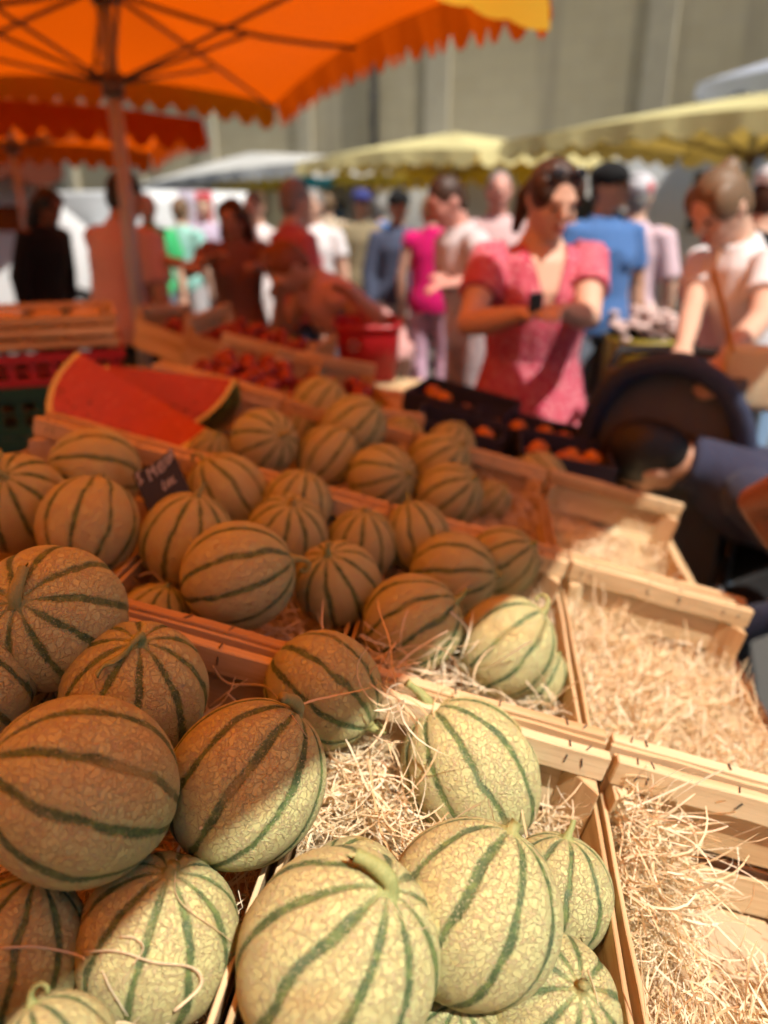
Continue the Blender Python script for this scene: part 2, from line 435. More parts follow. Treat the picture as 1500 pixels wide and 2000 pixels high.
building(BB, 36, 13, 8, 'tall weathered stone facade rising behind the yellow market canopies', STONE,
         [(3.2, 0.7, 0.05), (9.4, 0.5, 0.05), (13.6, 0.6, 0.06), (17.2, 0.45, 0.08), (20.4, 0.6, 0.10), (23.4, 0.5, 0.12), (26.6, 0.7, 0.2)], [6.2, 15.4])
building(Vector((-13.0, 6.0, 0)) , 22, 12, 8, 'unseen stone house added at the left side of the square to block sky', STONE, [(3.0, 0.6, 0.15), (9.0, 0.6, 0.15), (15.0, 0.6, 0.15)], [6.0], turn=R(-98))  # out of view, added to cut the sky light reaching the shade
# ------------------------------------------------------------------ parasols
def parasol(name, label, center, ex, A, B, z_edge, z_apex, z_collar, mats, val_h, scallop, pole_r, group=None, ribs=True, flat_frac=0.0, pole=True, patch=None, rise=0.055):
    ex = Vector((ex[0], ex[1], 0)).normalized(); ey = Vector((-ex.y, ex.x, 0))
    M = Matrix.Translation((center[0], center[1], 0)) @ Matrix((ex, ey, Vector((0, 0, 1)))).transposed().to_4x4()
    root = empty(name, M); tag(root, label, 'parasol', group)
    def perim(n):
        out = []
        for sx_, sy_, dx, dy in ((1, -1, 0, 1), (1, 1, -1, 0), (-1, 1, 0, -1), (-1, -1, 1, 0)):
            for k in range(n):
                q = k / n
                out.append((A * sx_ + dx * 2 * A * q, B * sy_ + dy * 2 * B * q, abs(2 * q - 1)))
        return out
    N = 16; pr = perim(N); NR = 8
    v = [(0, 0, z_apex)]; f = []
    for r in range(1, NR + 1):
        s = r / NR
        for (x, y, cq) in pr:
            sag = -0.045 * (1 - cq ** 2) * math.sin(math.pi * s) * A
            z = z_apex + (z_edge - z_apex) * s ** 1.12 + sag + (rise * (1 - cq ** 2) * s * s)
            v.append((x * s, y * s, z))
    n4 = len(pr)
    for k in range(n4): f.append((0, 1 + k, 1 + (k + 1) % n4))
    for r in range(NR - 1):
        for k in range(n4):
            a = 1 + r * n4 + k; b = 1 + r * n4 + (k + 1) % n4
            f.append((a, a + n4, b + n4, b))
    link('canopy', pydata('canopy', v, f, True), mats[0], root)
    ez = z_edge + 0.0
    sides = [((A, -B), (A, B)), ((A, B), (-A, B)), ((-A, B), (-A, -B)), ((-A, -B), (A, -B))]
    for si, (p0, p1) in enumerate(sides):
        L = math.hypot(p1[0] - p0[0], p1[1] - p0[1]); ns = max(3, round(L / scallop)); m_ = ns * 8
        vv = []; ff = []
        nx, ny = (p1[1] - p0[1]) / L, -(p1[0] - p0[0]) / L
        for k in range(m_ + 1):
            q = k / m_; cq = abs(2 * q - 1)
            x = p0[0] + (p1[0] - p0[0]) * q; y = p0[1] + (p1[1] - p0[1]) * q
            zt = ez + rise * (1 - cq ** 2)
            wob = 0.012 * math.sin(q * ns * 2.1 + si)
            amp = 0.07 if (len(mats) > 4 and si == 3) else 0.36
            h = val_h * (1 - amp + amp * abs(math.sin(math.pi * q * ns)))
            for s_ in (0.0, 0.5, 1.0):
                vv.append((x + nx * ((0.03 + wob) * s_), y + ny * ((0.03 + wob) * s_), zt + 0.003 - h * s_))
        for k in range(m_):
            for s_ in range(2): a = k * 3 + s_; ff.append((a, a + 1, a + 4, a + 3))
        link('valance', pydata('valance', vv, ff, True), mats[1 + si] if len(mats) > 1 + si else mats[-1], root)
    if patch:
        si, q0, q1, pm = patch
        p0, p1 = sides[si]; L = math.hypot(p1[0] - p0[0], p1[1] - p0[1]); nx, ny = (p1[1] - p0[1]) / L, -(p1[0] - p0[0]) / L
        vv = []
        for q in (q0, q1):
            x = p0[0] + (p1[0] - p0[0]) * q; y = p0[1] + (p1[1] - p0[1]) * q
            vv += [(x + nx * 0.07, y + ny * 0.07, ez + rise - val_h * 0.95), (x + nx * 0.06, y + ny * 0.06, ez + rise)]
        link('valance_patch', pydata('valance_patch', vv, [(0, 2, 3, 1)]), pm, root)
    if ribs:
        MB().tube([(0, 0, z_apex - 0.10), (0, 0, z_apex - 0.015)], [0.05, 0.06], 14).build('hub', DARKMETAL, root, True)
        MB().tube([(0, 0, z_collar - 0.06), (0, 0, z_collar + 0.03)], [0.045, 0.055], 14).build('runner', DARKMETAL, root, True)
        tips = [(A, -B), (A, 0), (A, B), (0, B), (-A, B), (-A, 0), (-A, -B), (0, -B)]
        for tx, ty in tips:
            mid = tx == 0 or ty == 0
            zt = z_edge + (rise if mid else 0) - 0.012
            pts = []
            for q in np.linspace(0.03, 0.985, 6):
                zz = z_apex - 0.03 + (zt - z_apex + 0.02) * q ** 1.1 - (0.045 * A * math.sin(math.pi * q) if mid else 0) - 0.012
                pts.append((tx * q, ty * q, zz))
            rb = MB().tube(pts, 0.011, 6).build('rib', DARKMETAL, root, True)
            q = 0.52
            j = Vector(pts[0]).lerp(Vector(pts[-1]), (q - 0.03) / 0.955); j.z -= 0.02 + (0.03 * A if mid else 0.0)
            MB().tube([(tx * 0.03, ty * 0.03, z_collar), tuple(j)], 0.009, 6).build('strut', DARKMETAL, rb, True)
    if pole:
        MB().tube([(0, 0, 0.02), (0, 0, z_apex - 0.02)], pole_r, 16).build('pole', METAL, root, True)
        MB().tube([(0, 0, 0), (0, 0, 0.05), (0, 0, 0.06), (0, 0, 0.35)], [0.22, 0.22, 0.04, 0.04], 18).build('foot', DARKMETAL, root, True)
    return root
Z = CAM_H
U1X = (0.927, 0.374)
parasol('market_parasol', 'big orange parasol with scalloped valance on the grey pole beside the watermelon', (-1.2, 3.81), U1X, 1.165, 1.635, Z + 0.667, Z + 0.92, Z + 0.53,
        [ORANGE, ORANGE, ORANGE2, ORANGE2, YELLOWV], 0.17, 0.135, 0.033, 'orange parasols over the fruit stall', rise=0.10)  # far and left valances use the brighter canvas to look more lit
parasol('market_parasol', 'orange parasol over the melon crates, casting the shade on them', (-0.783 - 0.020 - 0.023, 0.22 + 0.014 - 0.033), (0.574, 0.819), 2.41, 1.15, Z + 0.87, Z + 1.16, Z + 0.79,
        [ORANGE2], 0.05, 0.20, 0.029, 'orange parasols over the fruit stall', rise=0.0)
parasol('market_parasol', 'orange parasol farther back at the left edge, on a thin pole', (-2.75, 6.2), U1X, 1.15, 1.5, Z + 0.52, Z + 0.78, Z + 0.45,
        [ORANGE], 0.20, 0.15, 0.026, 'orange parasols over the fruit stall')
parasol('market_parasol', 'unseen orange parasol added beyond the left edge to block sky and glow orange', (-2.75, 0.9), U1X, 1.2, 1.6, Z + 0.72, Z + 1.0, Z + 0.6,
        [ORANGE2], 0.14, 0.135, 0.03, 'orange parasols over the fruit stall')  # added out of view, for its orange glow and to screen the sky
E1 = (-SD.y * -1, SD.x * -1)   # points right, away from the street centre
ye = Vector((0.75, 0.66, 0)).normalized()
def ystall(name, label, p0, p1, depth, zv, vh, mats, sc, apex=0.29, **kw):
    p0 = Vector((*p0, 0)); p1 = Vector((*p1, 0)); d = (p1 - p0); L = d.length; d.normalize(); out = Vector((d.y, -d.x, 0))
    c = (p0 + p1) / 2 + out * depth / 2
    # local ey = street direction d, local ex = out
    return parasol(name, label, (c.x, c.y), (out.x, out.y), depth / 2, L / 2, zv + vh, zv + vh + apex, zv + vh - 0.15, mats, vh, sc, 0.03, 'canopies across the street', **kw)
ystall('stall_canopy', 'pale yellow canopy with big scallops at the upper right', (2.72, 4.55), (1.0, 7.2), 2.4, Z + 0.38, 0.16, [YELLOW], 0.30)
ystall('stall_canopy', 'pale yellow canopy in the middle, in front of the stone wall', (0.85, 7.55), (-1.0, 9.6), 2.3, Z + 0.35, 0.16, [YELLOW], 0.30)
ystall('stall_canopy', 'bright yellow low canopy with a turquoise patch on its valance', (1.5, 9.6), (-2.9, 14.2), 2.4, Z + 0.24, 0.26, [YELLOWB], 0.30, apex=0.15, patch=(2, 0.38, 0.50, canopy_material('turquoise_canvas', (0.02, 0.36, 0.45), (0.02, 0.3, 0.4), 0.2)))
ystall('stall_canopy', 'long white canopy running far down the street', (-1.0, 10.4), (-6.6, 21.5), 2.6, Z + 0.36, 0.20, [WHITEC], 0.5, apex=0.5)
ystall('stall_canopy', 'pale blue canopy peeking over the yellow one at the right edge', (5.0, 6.6), (3.2, 8.8), 2.4, Z + 1.0, 0.2, [BLUEC], 0.5, apex=0.5)
#@@SETTING_END
# ================================================================== THE MELON DISPLAY
CW, CL, CH = 0.150, 0.235, 0.165          # half width, half length, height of a crate
def tri_prism(name, x, y, sx_, sy_, z0, z1, s=0.034):
    v = [(x, y, z0), (x - sx_ * s, y, z0), (x, y - sy_ * s, z0), (x, y, z1), (x - sx_ * s, y, z1), (x, y - sy_ * s, z1)]
    f = [(0, 1, 2), (3, 5, 4), (0, 3, 4, 1), (1, 4, 5, 2), (2, 5, 3, 0)]
    m = pydata(name, v, f)
    bm = bmesh.new(); bm.from_mesh(m); bmesh.ops.recalc_face_normals(bm, faces=bm.faces); bmesh.ops.bevel(bm, geom=bm.edges[:], offset=0.0012, segments=1, affect='EDGES'); bm.to_mesh(m); bm.free()
    return m
CRATE_PARTS = []
def crate_parts(variant, low):
    P = []
    s = variant * 17
    th = 0.0045
    for e in (-1, 1):
        y = e * (CL - 0.003)
        P.append(('plank', box_mesh('plank', -CW, CW, min(y, y - e * th), max(y, y - e * th), 0.072, 0.160, 0.0008, 0.0018, 0, s + 1 + e), WOODX))
        P.append(('plank', box_mesh('plank', -CW, CW, min(y, y - e * th), max(y, y - e * th), 0.002, 0.050, 0.0008, 0.0018, 0, s + 3 + e), WOODX))
        yb0, yb1 = y - e * (th + 0.0005), y - e * (th + 0.014)
        P.append(('top_rail', box_mesh('top_rail', -CW + 0.001, CW - 0.001, min(yb0, yb1), max(yb0, yb1), CH - 0.031, CH, 0.0015, 0.0012, 0, s + 5 + e), WOODX))
        st = MB()
        for x in (-0.128, -0.112, -0.02, 0.03, 0.105, 0.125):
            ym = (yb0 + yb1) / 2
            M = Matrix.Translation((x, ym, CH + 0.0012)) @ Matrix.Rotation(rng.uniform(0.9, 1.9), 4, 'Z')
            st.box(-0.005, 0.005, -0.0006, 0.0006, -0.0008, 0.0006, M)
            M2 = Matrix.Translation((x + rng.uniform(-.004, .004), yb1 - e * 0.0006, CH - 0.014)) @ Matrix.Rotation(rng.uniform(-0.5, 0.5) + 1.57, 4, 'Y')
            st.box(-0.005, 0.005, -0.0007, 0.0007, -0.0006, 0.0006, M2)
        P.append(('staple', st.mesh('staple'), STAPLE))
    for e in (-1, 1):
        x = e * (CW - 0.001)
        top = (0.113 if not (low and e == 1) else 0.070) if low != 'both' else 0.045
        P.append(('plank', box_mesh('plank', min(x, x - e * th), max(x, x - e * th), -CL + 0.0085, CL - 0.0085, top * 0.52, top, 0.0008, 0.0016, 1, s + 7 + e), WOODY))
        P.append(('plank', box_mesh('plank', min(x, x - e * th), max(x, x - e * th), -CL + 0.0085, CL - 0.0085, 0.003, top * 0.49, 0.0008, 0.0016, 1, s + 9 + e), WOODY))
    for ex_ in (-1, 1):
        for ey_ in (-1, 1):
            P.append(('corner_post', tri_prism('corner_post', ex_ * (CW - 0.006), ey_ * (CL - 0.008), ex_, ey_, 0.001, CH - 0.032), WOODZ))
    for q in range(5):
        x0 = -CW + 0.012 + q * 0.056
        P.append(('floor_slat', box_mesh('floor_slat', x0, x0 + 0.05, -CL + 0.009, CL - 0.009, -0.004, 0.0008, 0.0006, 0.0006, 1, s + 11 + q), WOODY))
    P.append(('liner', box_mesh('liner', -CW + 0.014, CW - 0.014, -CL + 0.016, CL - 0.016, 0.0016, 0.0042), CARD))
    return P
PARTS = [crate_parts(0, False), crate_parts(1, False), crate_parts(2, False), crate_parts(3, True), crate_parts(4, 'both')]
def crate(label, i, j, variant, matrix=None, rz=0.0, group='pale wooden fruit crates on the display'):
    M = matrix if matrix is not None else lat_matrix(i + 0.5, j + 0.5, -CH, rz)
    root = empty('fruit_crate', M); tag(root, label, 'crate', group)
    for nm, me, mt in PARTS[variant]:
        o = link(nm, me, mt, root)
        if nm == 'staple': o['kind'] = 'stuff'
    return root
crate('wooden crate at the front centre holding the big sunlit melons', -1, -1, 0)
crate('wooden crate at the front left holding the large shaded melons', -2, -1, 1)
crate('wooden crate cut by the left edge beside the front left melons', -3, -1, 2)
crate('wooden crate at the bottom right holding only wood wool over cardboard', 0, -1, 2)
crate('wooden crate in the second row below the little black sign', -3, 0, 2)
crate('wooden crate in the second row full of orange lit melons, left of the middle', -2, 0, 0)
crate('wooden crate in the second row with the half sunlit melon at its front', -1, 0, 1)
crate('sunlit wooden crate in the second row at the right, full of wood wool', 0, 0, 3)
crate('wooden crate in the third row under the cut watermelon', -3, 1, 4)
crate('wooden crate in the third row with two striped melons, right of the watermelon', -2, 1, 2)
crate('wooden crate in the third row with melons piled near the middle', -1, 1, 0)
crate('nearly empty wooden crate at the right end of the third row', 0, 1, 3)
crate('wooden crate of red fruit behind the cut watermelon', -3, 2, 0)
crate('wooden crate of melons and red fruit standing askew behind the third row', 0, 0, 1, lat_matrix(-1.72, 2.62, -CH, R(24)))

# sloping trestle table
tb = empty('display_table', lat_matrix(-1.0, 0.6, -CH - 0.008)); tag(tb, 'sloping wooden trestle table carrying the melon crates', 'table')
for q in range(7):
    x0 = -0.62 + q * 0.19
    link('plank', box_mesh('plank', x0, x0 + 0.185, -0.82, 1.45, -0.026, -0.002, 0.002, 0.001, 1, q), WOODY, tb)
Mi = tb.matrix_world.inverted()
for (a, b) in ((-2.4, -.7), (0.7, -.7), (-2.4, 2.2), (0.7, 2.2)):
    p = LAT(a, b, -CH - 0.035); MB().tube([Mi @ p, Mi @ Vector((p.x, p.y, 0))], 0.03, 8).build('leg', WOODZ, tb)

# ------------------------------------------------------------------ melons
def melon_mesh(seed):
    rr = random.Random(seed); nu, nv = 90, 54
    asp = rr.uniform(0.98, 1.08); e = [rr.uniform(-1, 1) for _ in range(8)]
    v = [(0, 0, 0.975 * asp)]; f = []
    def pt(th, ph):
        g_ = abs(math.sin(ph * 5.0)) ** 0.55                      # furrow at each of the ten sutures
        s = math.sin(th)
        r = 1.0 - 0.030 * (1 - g_) * s ** 0.6
        r *= 1 + 0.012 * e[0] * math.sin(2 * ph + e[1] * 3) * s + 0.010 * e[2] * math.sin(3 * th + e[3] * 3) + 0.008 * e[4] * math.sin(3 * ph + 2 * th + e[5])
        zc = math.cos(th)
        dz = -0.035 * math.exp(-((th - 0.0) / 0.22) ** 2) if zc > 0 else 0.03 * math.exp(-((th - math.pi) / 0.2) ** 2)
        return (r * s * math.cos(ph), r * s * math.sin(ph), (r * zc + dz) * asp)
    for i in range(1, nv):
        for k in range(nu): v.append(pt(math.pi * i / nv, 2 * math.pi * k / nu))
    v.append((0, 0, -0.965 * asp)); last = len(v) - 1
    for k in range(nu): f.append((0, 1 + k, 1 + (k + 1) % nu))
    for i in range(nv - 2):
        for k in range(nu):
            a = 1 + i * nu + k; b = 1 + i * nu + (k + 1) % nu
            f.append((a, a + nu, b + nu, b))
    for k in range(nu): f.append((last, 1 + (nv - 2) * nu + (k + 1) % nu, 1 + (nv - 2) * nu + k))
    return pydata('melon', v, f, True), asp
MM = [melon_mesh(s) for s in range(6)]
def stem_mesh(kind, seed):
    rr = random.Random(seed)
    base = [(0, 0, 0.90), (0, 0, 0.955), (0, 0, 1.0)]; r0 = [0.24, 0.15, 0.085]
    if kind == 'up': pts = [(0.02, 0, 1.08), (0.06, 0.02, 1.18), (0.08, 0.05, 1.28)]; r = [0.06, 0.05, 0.045]
    elif kind == 'short': pts = [(0.01, 0, 1.05), (0.02, 0, 1.10)]; r = [0.07, 0.075]
    elif kind == 'spike': pts = [(-0.02, 0, 1.12), (-0.05, 0, 1.25), (-0.10, 0.02, 1.38), (-0.16, 0.03, 1.48)]; r = [0.10, 0.075, 0.055, 0.06]
    elif kind == 'lie': pts = [(0.05, 0, 1.055), (0.16, 0, 1.085), (0.30, 0.0, 1.075), (0.42, 0.01, 1.05)]; r = [0.085, 0.085, 0.07, 0.062]
    elif kind == 'hook': pts = [(0.03, 0, 1.10), (0.12, 0, 1.20), (0.25, 0, 1.20), (0.32, 0.0, 1.10), (0.27, 0.02, 1.02)]; r = [0.058, 0.045, 0.04, 0.038, 0.036]
    elif kind == 'drape': pts = [(0.0, 0.02, 1.08), (0.08, 0.03, 1.15), (0.20, 0.03, 1.13), (0.31, 0.0, 1.03), (0.39, -0.06, 0.97), (0.50, -0.13, 0.93), (0.60, -0.12, 0.88)]; r = [0.07, 0.05, 0.04, 0.036, 0.032, 0.032, 0.04]
    # smooth the line
    P = [Vector(p) for p in base + pts]; Rr = r0 + r
    out = []; ro = []
    n = len(P)
    for i in range(n - 1):
        p0, p1, p2, p3 = P[max(i - 1, 0)], P[i], P[i + 1], P[min(i + 2, n - 1)]
        for q in (0, 0.34, 0.67):
            out.append(0.5 * ((2 * p1) + (p2 - p0) * q + (2 * p0 - 5 * p1 + 4 * p2 - p3) * q * q + (3 * p1 - p0 - 3 * p2 + p3) * q ** 3)); ro.append(Rr[i] + (Rr[i + 1] - Rr[i]) * q)
    out.append(P[-1]); ro.append(Rr[-1] * 1.15)
    v, f = tube_data(out, ro, 10, up=(1, 0, 0))
    v = [Vector(a) for a in v]
    for idx, a in enumerate(v):            # five soft ridges where the stem flares onto the fruit
        if a.z < 0.99 and (a.x ** 2 + a.y ** 2) > 1e-5:
            ph = math.atan2(a.y, a.x); q = 1 + 0.28 * math.cos(5 * ph); a.x *= q; a.y *= q
    return pydata('stem', v, f, True)
STEMS = {k: stem_mesh(k, n_) for n_, k in enumerate(('up', 'short', 'spike', 'lie', 'hook', 'drape'))}
cam_right = Vector((1, 0, 0)); cam_up = Vector((0, sP, cP)); cam_fwd = Vector((0, cP, -sP))
MELONS = []
def melon(label, px, py, rpx, k, stem=None, kind='short', roll=None, mesh=0, back=False, scale=None, group=None):
    """px,py,rpx: where the fruit stands and its outline; k: height of its centre over the crate rims; stem: point its stalk end faces"""
    t, p = ONPLANE(px, py, k)
    r = rpx * t / FPX
    rd = (p - Vector((0, 0, CAM_H))).normalized()
    right = cam_right - rd * rd.dot(cam_right); right.normalize(); up = right.cross(rd).normalized()
    if stem is None: stem = (px + rpx * 0.3, py - rpx * 1.3)
    a, b = (stem[0] - px) / rpx, (py - stem[1]) / rpx
    L = math.hypot(a, b)
    if L > 0.985: a, b = a / L * 0.985, b / L * 0.985
    c_ = math.sqrt(max(0, 1 - a * a - b * b))
    ax = (right * a + up * b + rd * (c_ if back else -c_)).normalized()
    me, asp = MM[mesh % 6]
    q = Vector((0, 0, 1)).rotation_difference(ax)
    if roll is None: roll = rng.uniform(0, 6.28)
    M = Matrix.Translation(p) @ (q.to_matrix() @ Matrix.Rotation(roll, 3, 'Z')).to_4x4() @ Matrix.Scale(r, 4)
    if scale is not None: M = M @ Matrix.Diagonal((scale[0], scale[1], scale[2], 1))
    root = empty('melon', M); tag(root, label, 'melon', group)
    link('rind', me, MELON, root)
    sM = Matrix.Diagonal((1, 1, 1, 1)); sM.translation.z = (asp - 1.0) * 0.95
    link('stem', STEMS[kind], STEM, root, sM)
    MELONS.append((p, r))
    return root
G1, G2, G3 = 'melons in the front crates', 'melons in the second row', 'melons in the third row'
# front centre crate, in the sun
melon('biggest sunlit melon at the bottom centre with a thick stem lying flat', 662, 1868, 198, -0.02, (748, 1762), 'lie', 2.75, 0, group=G1)
melon('large sunlit melon right of the biggest one, stem end up', 925, 1778, 172, -0.005, (1010, 1635), 'short', 0.4, 1, group=G1)
melon('sunlit melon with an upright green spike stem by the crate rim', 920, 1508, 130, -0.055, (855, 1402), 'spike', 1.2, 2, group=G1, scale=(1, 1, 1.06))
melon('smaller sunlit melon tucked behind the large one against the crate side', 1085, 1745, 112, -0.07, (1118, 1645), 'up', 0.2, 3, group=G1)
melon('sunlit melon in the bottom right corner of its crate, stem scar facing out', 1070, 1975, 142, -0.07, (1135, 1940), 'short', 2.0, 4, group=G1)
melon('melon barely showing at the bottom edge between two sunlit ones', 885, 2050, 110, -0.09, (900, 1980), 'short', 0.3, 5, group=G1)
melon('melon mostly buried in bright wood wool at the centre', 690, 1745, 105, -0.09, (640, 1700), 'short', 0.9, 3, group=G1)
melon('shaded melon lying on the crate corner with its stem curling right', 632, 1347, 116, -0.015, (745, 1432), 'hook', 0.6, 4, group=G1)
# front left crate
melon('half shaded melon with the shadow line across it', 481, 1527, 153, 0.005, (580, 1385), 'lie', 3.9, 5, group=G1, scale=(1, 1, 1.03))
melon('large shaded melon at the left edge lying on its side', 160, 1540, 178, 0.03, (-5, 1497), 'short', 0.35, 0, group=G1)
melon('shaded melon with its dry stem draped down the front', 265, 1352, 140, 0.0, (265, 1258), 'drape', -1.9, 1, group=G1)
melon('shaded melon at the left edge with a long stem pointing left', 102, 1207, 143, 0.035, (45, 1180), 'lie', 1.4, 2, group=G1)
melon('striped melon cut by the left edge above the large shaded one', -55, 1335, 118, 0.0, (-120, 1270), 'short', 0.5, 3, group=G1)
melon('half sunlit melon with straw strands across it, lower left', 310, 1835, 158, -0.065, (316, 1722), 'short', 0.25, 4, group=G1)
melon('shaded melon at the lower left edge, stem pointing up', 38, 1855, 130, -0.075, (40, 1735), 'up', 0.6, 5, group=G1)
melon('melon barely rising over the bottom left corner', 110, 2075, 118, -0.05, (45, 1985), 'hook', 0.2, 0, group=G1)
melon('melon hidden low in the gap at the left edge', 75, 1395, 75, -0.09, (95, 1345), 'up', 0.3, 1, group=G1)
# second row
melon('melon at the left edge of the second row with a drooping stem', 35, 985, 97, -0.05, (12, 935), 'drape', 2.2, 2, group=G2)
melon('melon at the back of the second row below the watermelon rind', 185, 922, 88, -0.025, (290, 940), 'short', 0.2, 3, back=True, group=G2)
melon('round melon in front of it with upright stripes, left of the sign', 173, 1027, 98, -0.02, (195, 930), 'short', 0.4, 4, back=True, group=G2)
melon('melon in front of the black sign with a thin dry stem', 366, 1055, 91, -0.02, (382, 972), 'up', 0.1, 5, group=G2)
melon('melon right of the black sign with a looped stem', 445, 965, 78, -0.03, (402, 900), 'hook', 2.8, 0, group=G2)
melon('large melon lying sideways behind the stapled rail, stem hooked right', 466, 1125, 108, 0.005, (572, 1092), 'hook', 0.3, 1, group=G2, scale=(1, 1, 1.05))
melon('melon at the back of the second row against the double rail', 580, 990, 69, -0.02, (595, 925), 'short', 0.5, 2, group=G2)
melon('melon with a tiny stem in front of the double rail, left of centre', 560, 1046, 81, -0.03, (570, 985), 'short', 0.9, 3, group=G2)
melon('melon with wood wool caught on it, centre of the second row', 660, 1140, 86, -0.025, (640, 1085), 'up', 0.2, 4, group=G2)
melon('dark striped melon with its stem up, centre of the picture', 706, 1066, 71, -0.04, (712, 1002), 'short', 0.3, 5, group=G2)
melon('upright melon with a thin stem right of the dark striped one', 815, 1050, 66, -0.02, (800, 985), 'up', 0.8, 0, group=G2, scale=(1, 1, 1.05))
melon('plump melon with one bold low stripe, right of centre', 885, 1124, 86, -0.03, (985, 1120), 'short', 0.15, 1, group=G2)
melon('dusky melon at the end of the second row beside the sunlit rail', 980, 1098, 69, -0.02, (1036, 1065), 'short', 0.5, 2, group=G2)
melon('dark striped melon with straw on it, left of the half sunlit one', 806, 1217, 98, -0.02, (893, 1172), 'up', 2.0, 3, group=G2)
melon('half sunlit melon with a curled green stem and an orange patch', 986, 1262, 98, -0.035, (1068, 1190), 'hook', 2.2, 4, group=G2, scale=(1, 1, 1.04))
melon('small pale melon peeping from under the half sunlit one', 1052, 1325, 60, -0.085, (1090, 1280), 'short', 0.2, 5, group=G2)
melon('melon low behind the stapled rail, only its top showing', 300, 1215, 72, -0.07, (320, 1150), 'short', 0.2, 0, group=G2)
# third row
melon('melon with its stem turned to the right, just right of the watermelon', 516, 864, 67, -0.02, (550, 850), 'up', 0.3, 1, group=G3)
melon('melon with two bold slanting stripes beside it', 640, 893, 61, -0.03, (690, 830), 'short', 0.5, 2, back=True, group=G3)
melon('melon facing its stem to the right above the double rail', 746, 934, 68, -0.025, (796, 925), 'short', 0.2, 3, group=G3)
melon('melon with fine stripes converging right, end of the pile', 878, 968, 66, -0.02, (925, 935), 'short', 0.6, 4, group=G3)
melon('melon behind the pile, its top third showing', 857, 905, 62, -0.025, (900, 870), 'short', 0.2, 5, group=G3)
melon('rearmost melon of the pile on the right', 880, 872, 48, -0.02, (900, 830), 'short', 0.2, 0, group=G3)
melon('small melon wedged behind two others, right of the watermelon', 585, 828, 42, -0.06, (600, 790), 'short', 0.2, 1, group=G3)
melon('blurred melon behind the slanting striped one', 690, 835, 62, 0.01, (735, 795), 'short', 0.2, 2, group=G3)
melon('blurred melon farthest back beside the red fruit', 625, 790, 55, -0.01, (660, 740), 'short', 0.2, 3, group=G3)
melon('blurred melon low between the rear ones', 785, 858, 46, -0.04, (800, 820), 'short', 0.2, 4, group=G3)
melon('lone melon in wood wool at the back of the nearly empty crate', 1052, 938, 55, -0.075, (1090, 1000), 'short', 0.2, 5, group=G3)
melon('melon half sunk in wood wool in the third row', 958, 978, 40, -0.06, (990, 945), 'short', 0.2, 0, group=G3)
melon('orange lit bit of melon behind the sign at the rail', 412, 882, 42, -0.05, (425, 850), 'up', 0.2, 1, group=G3)

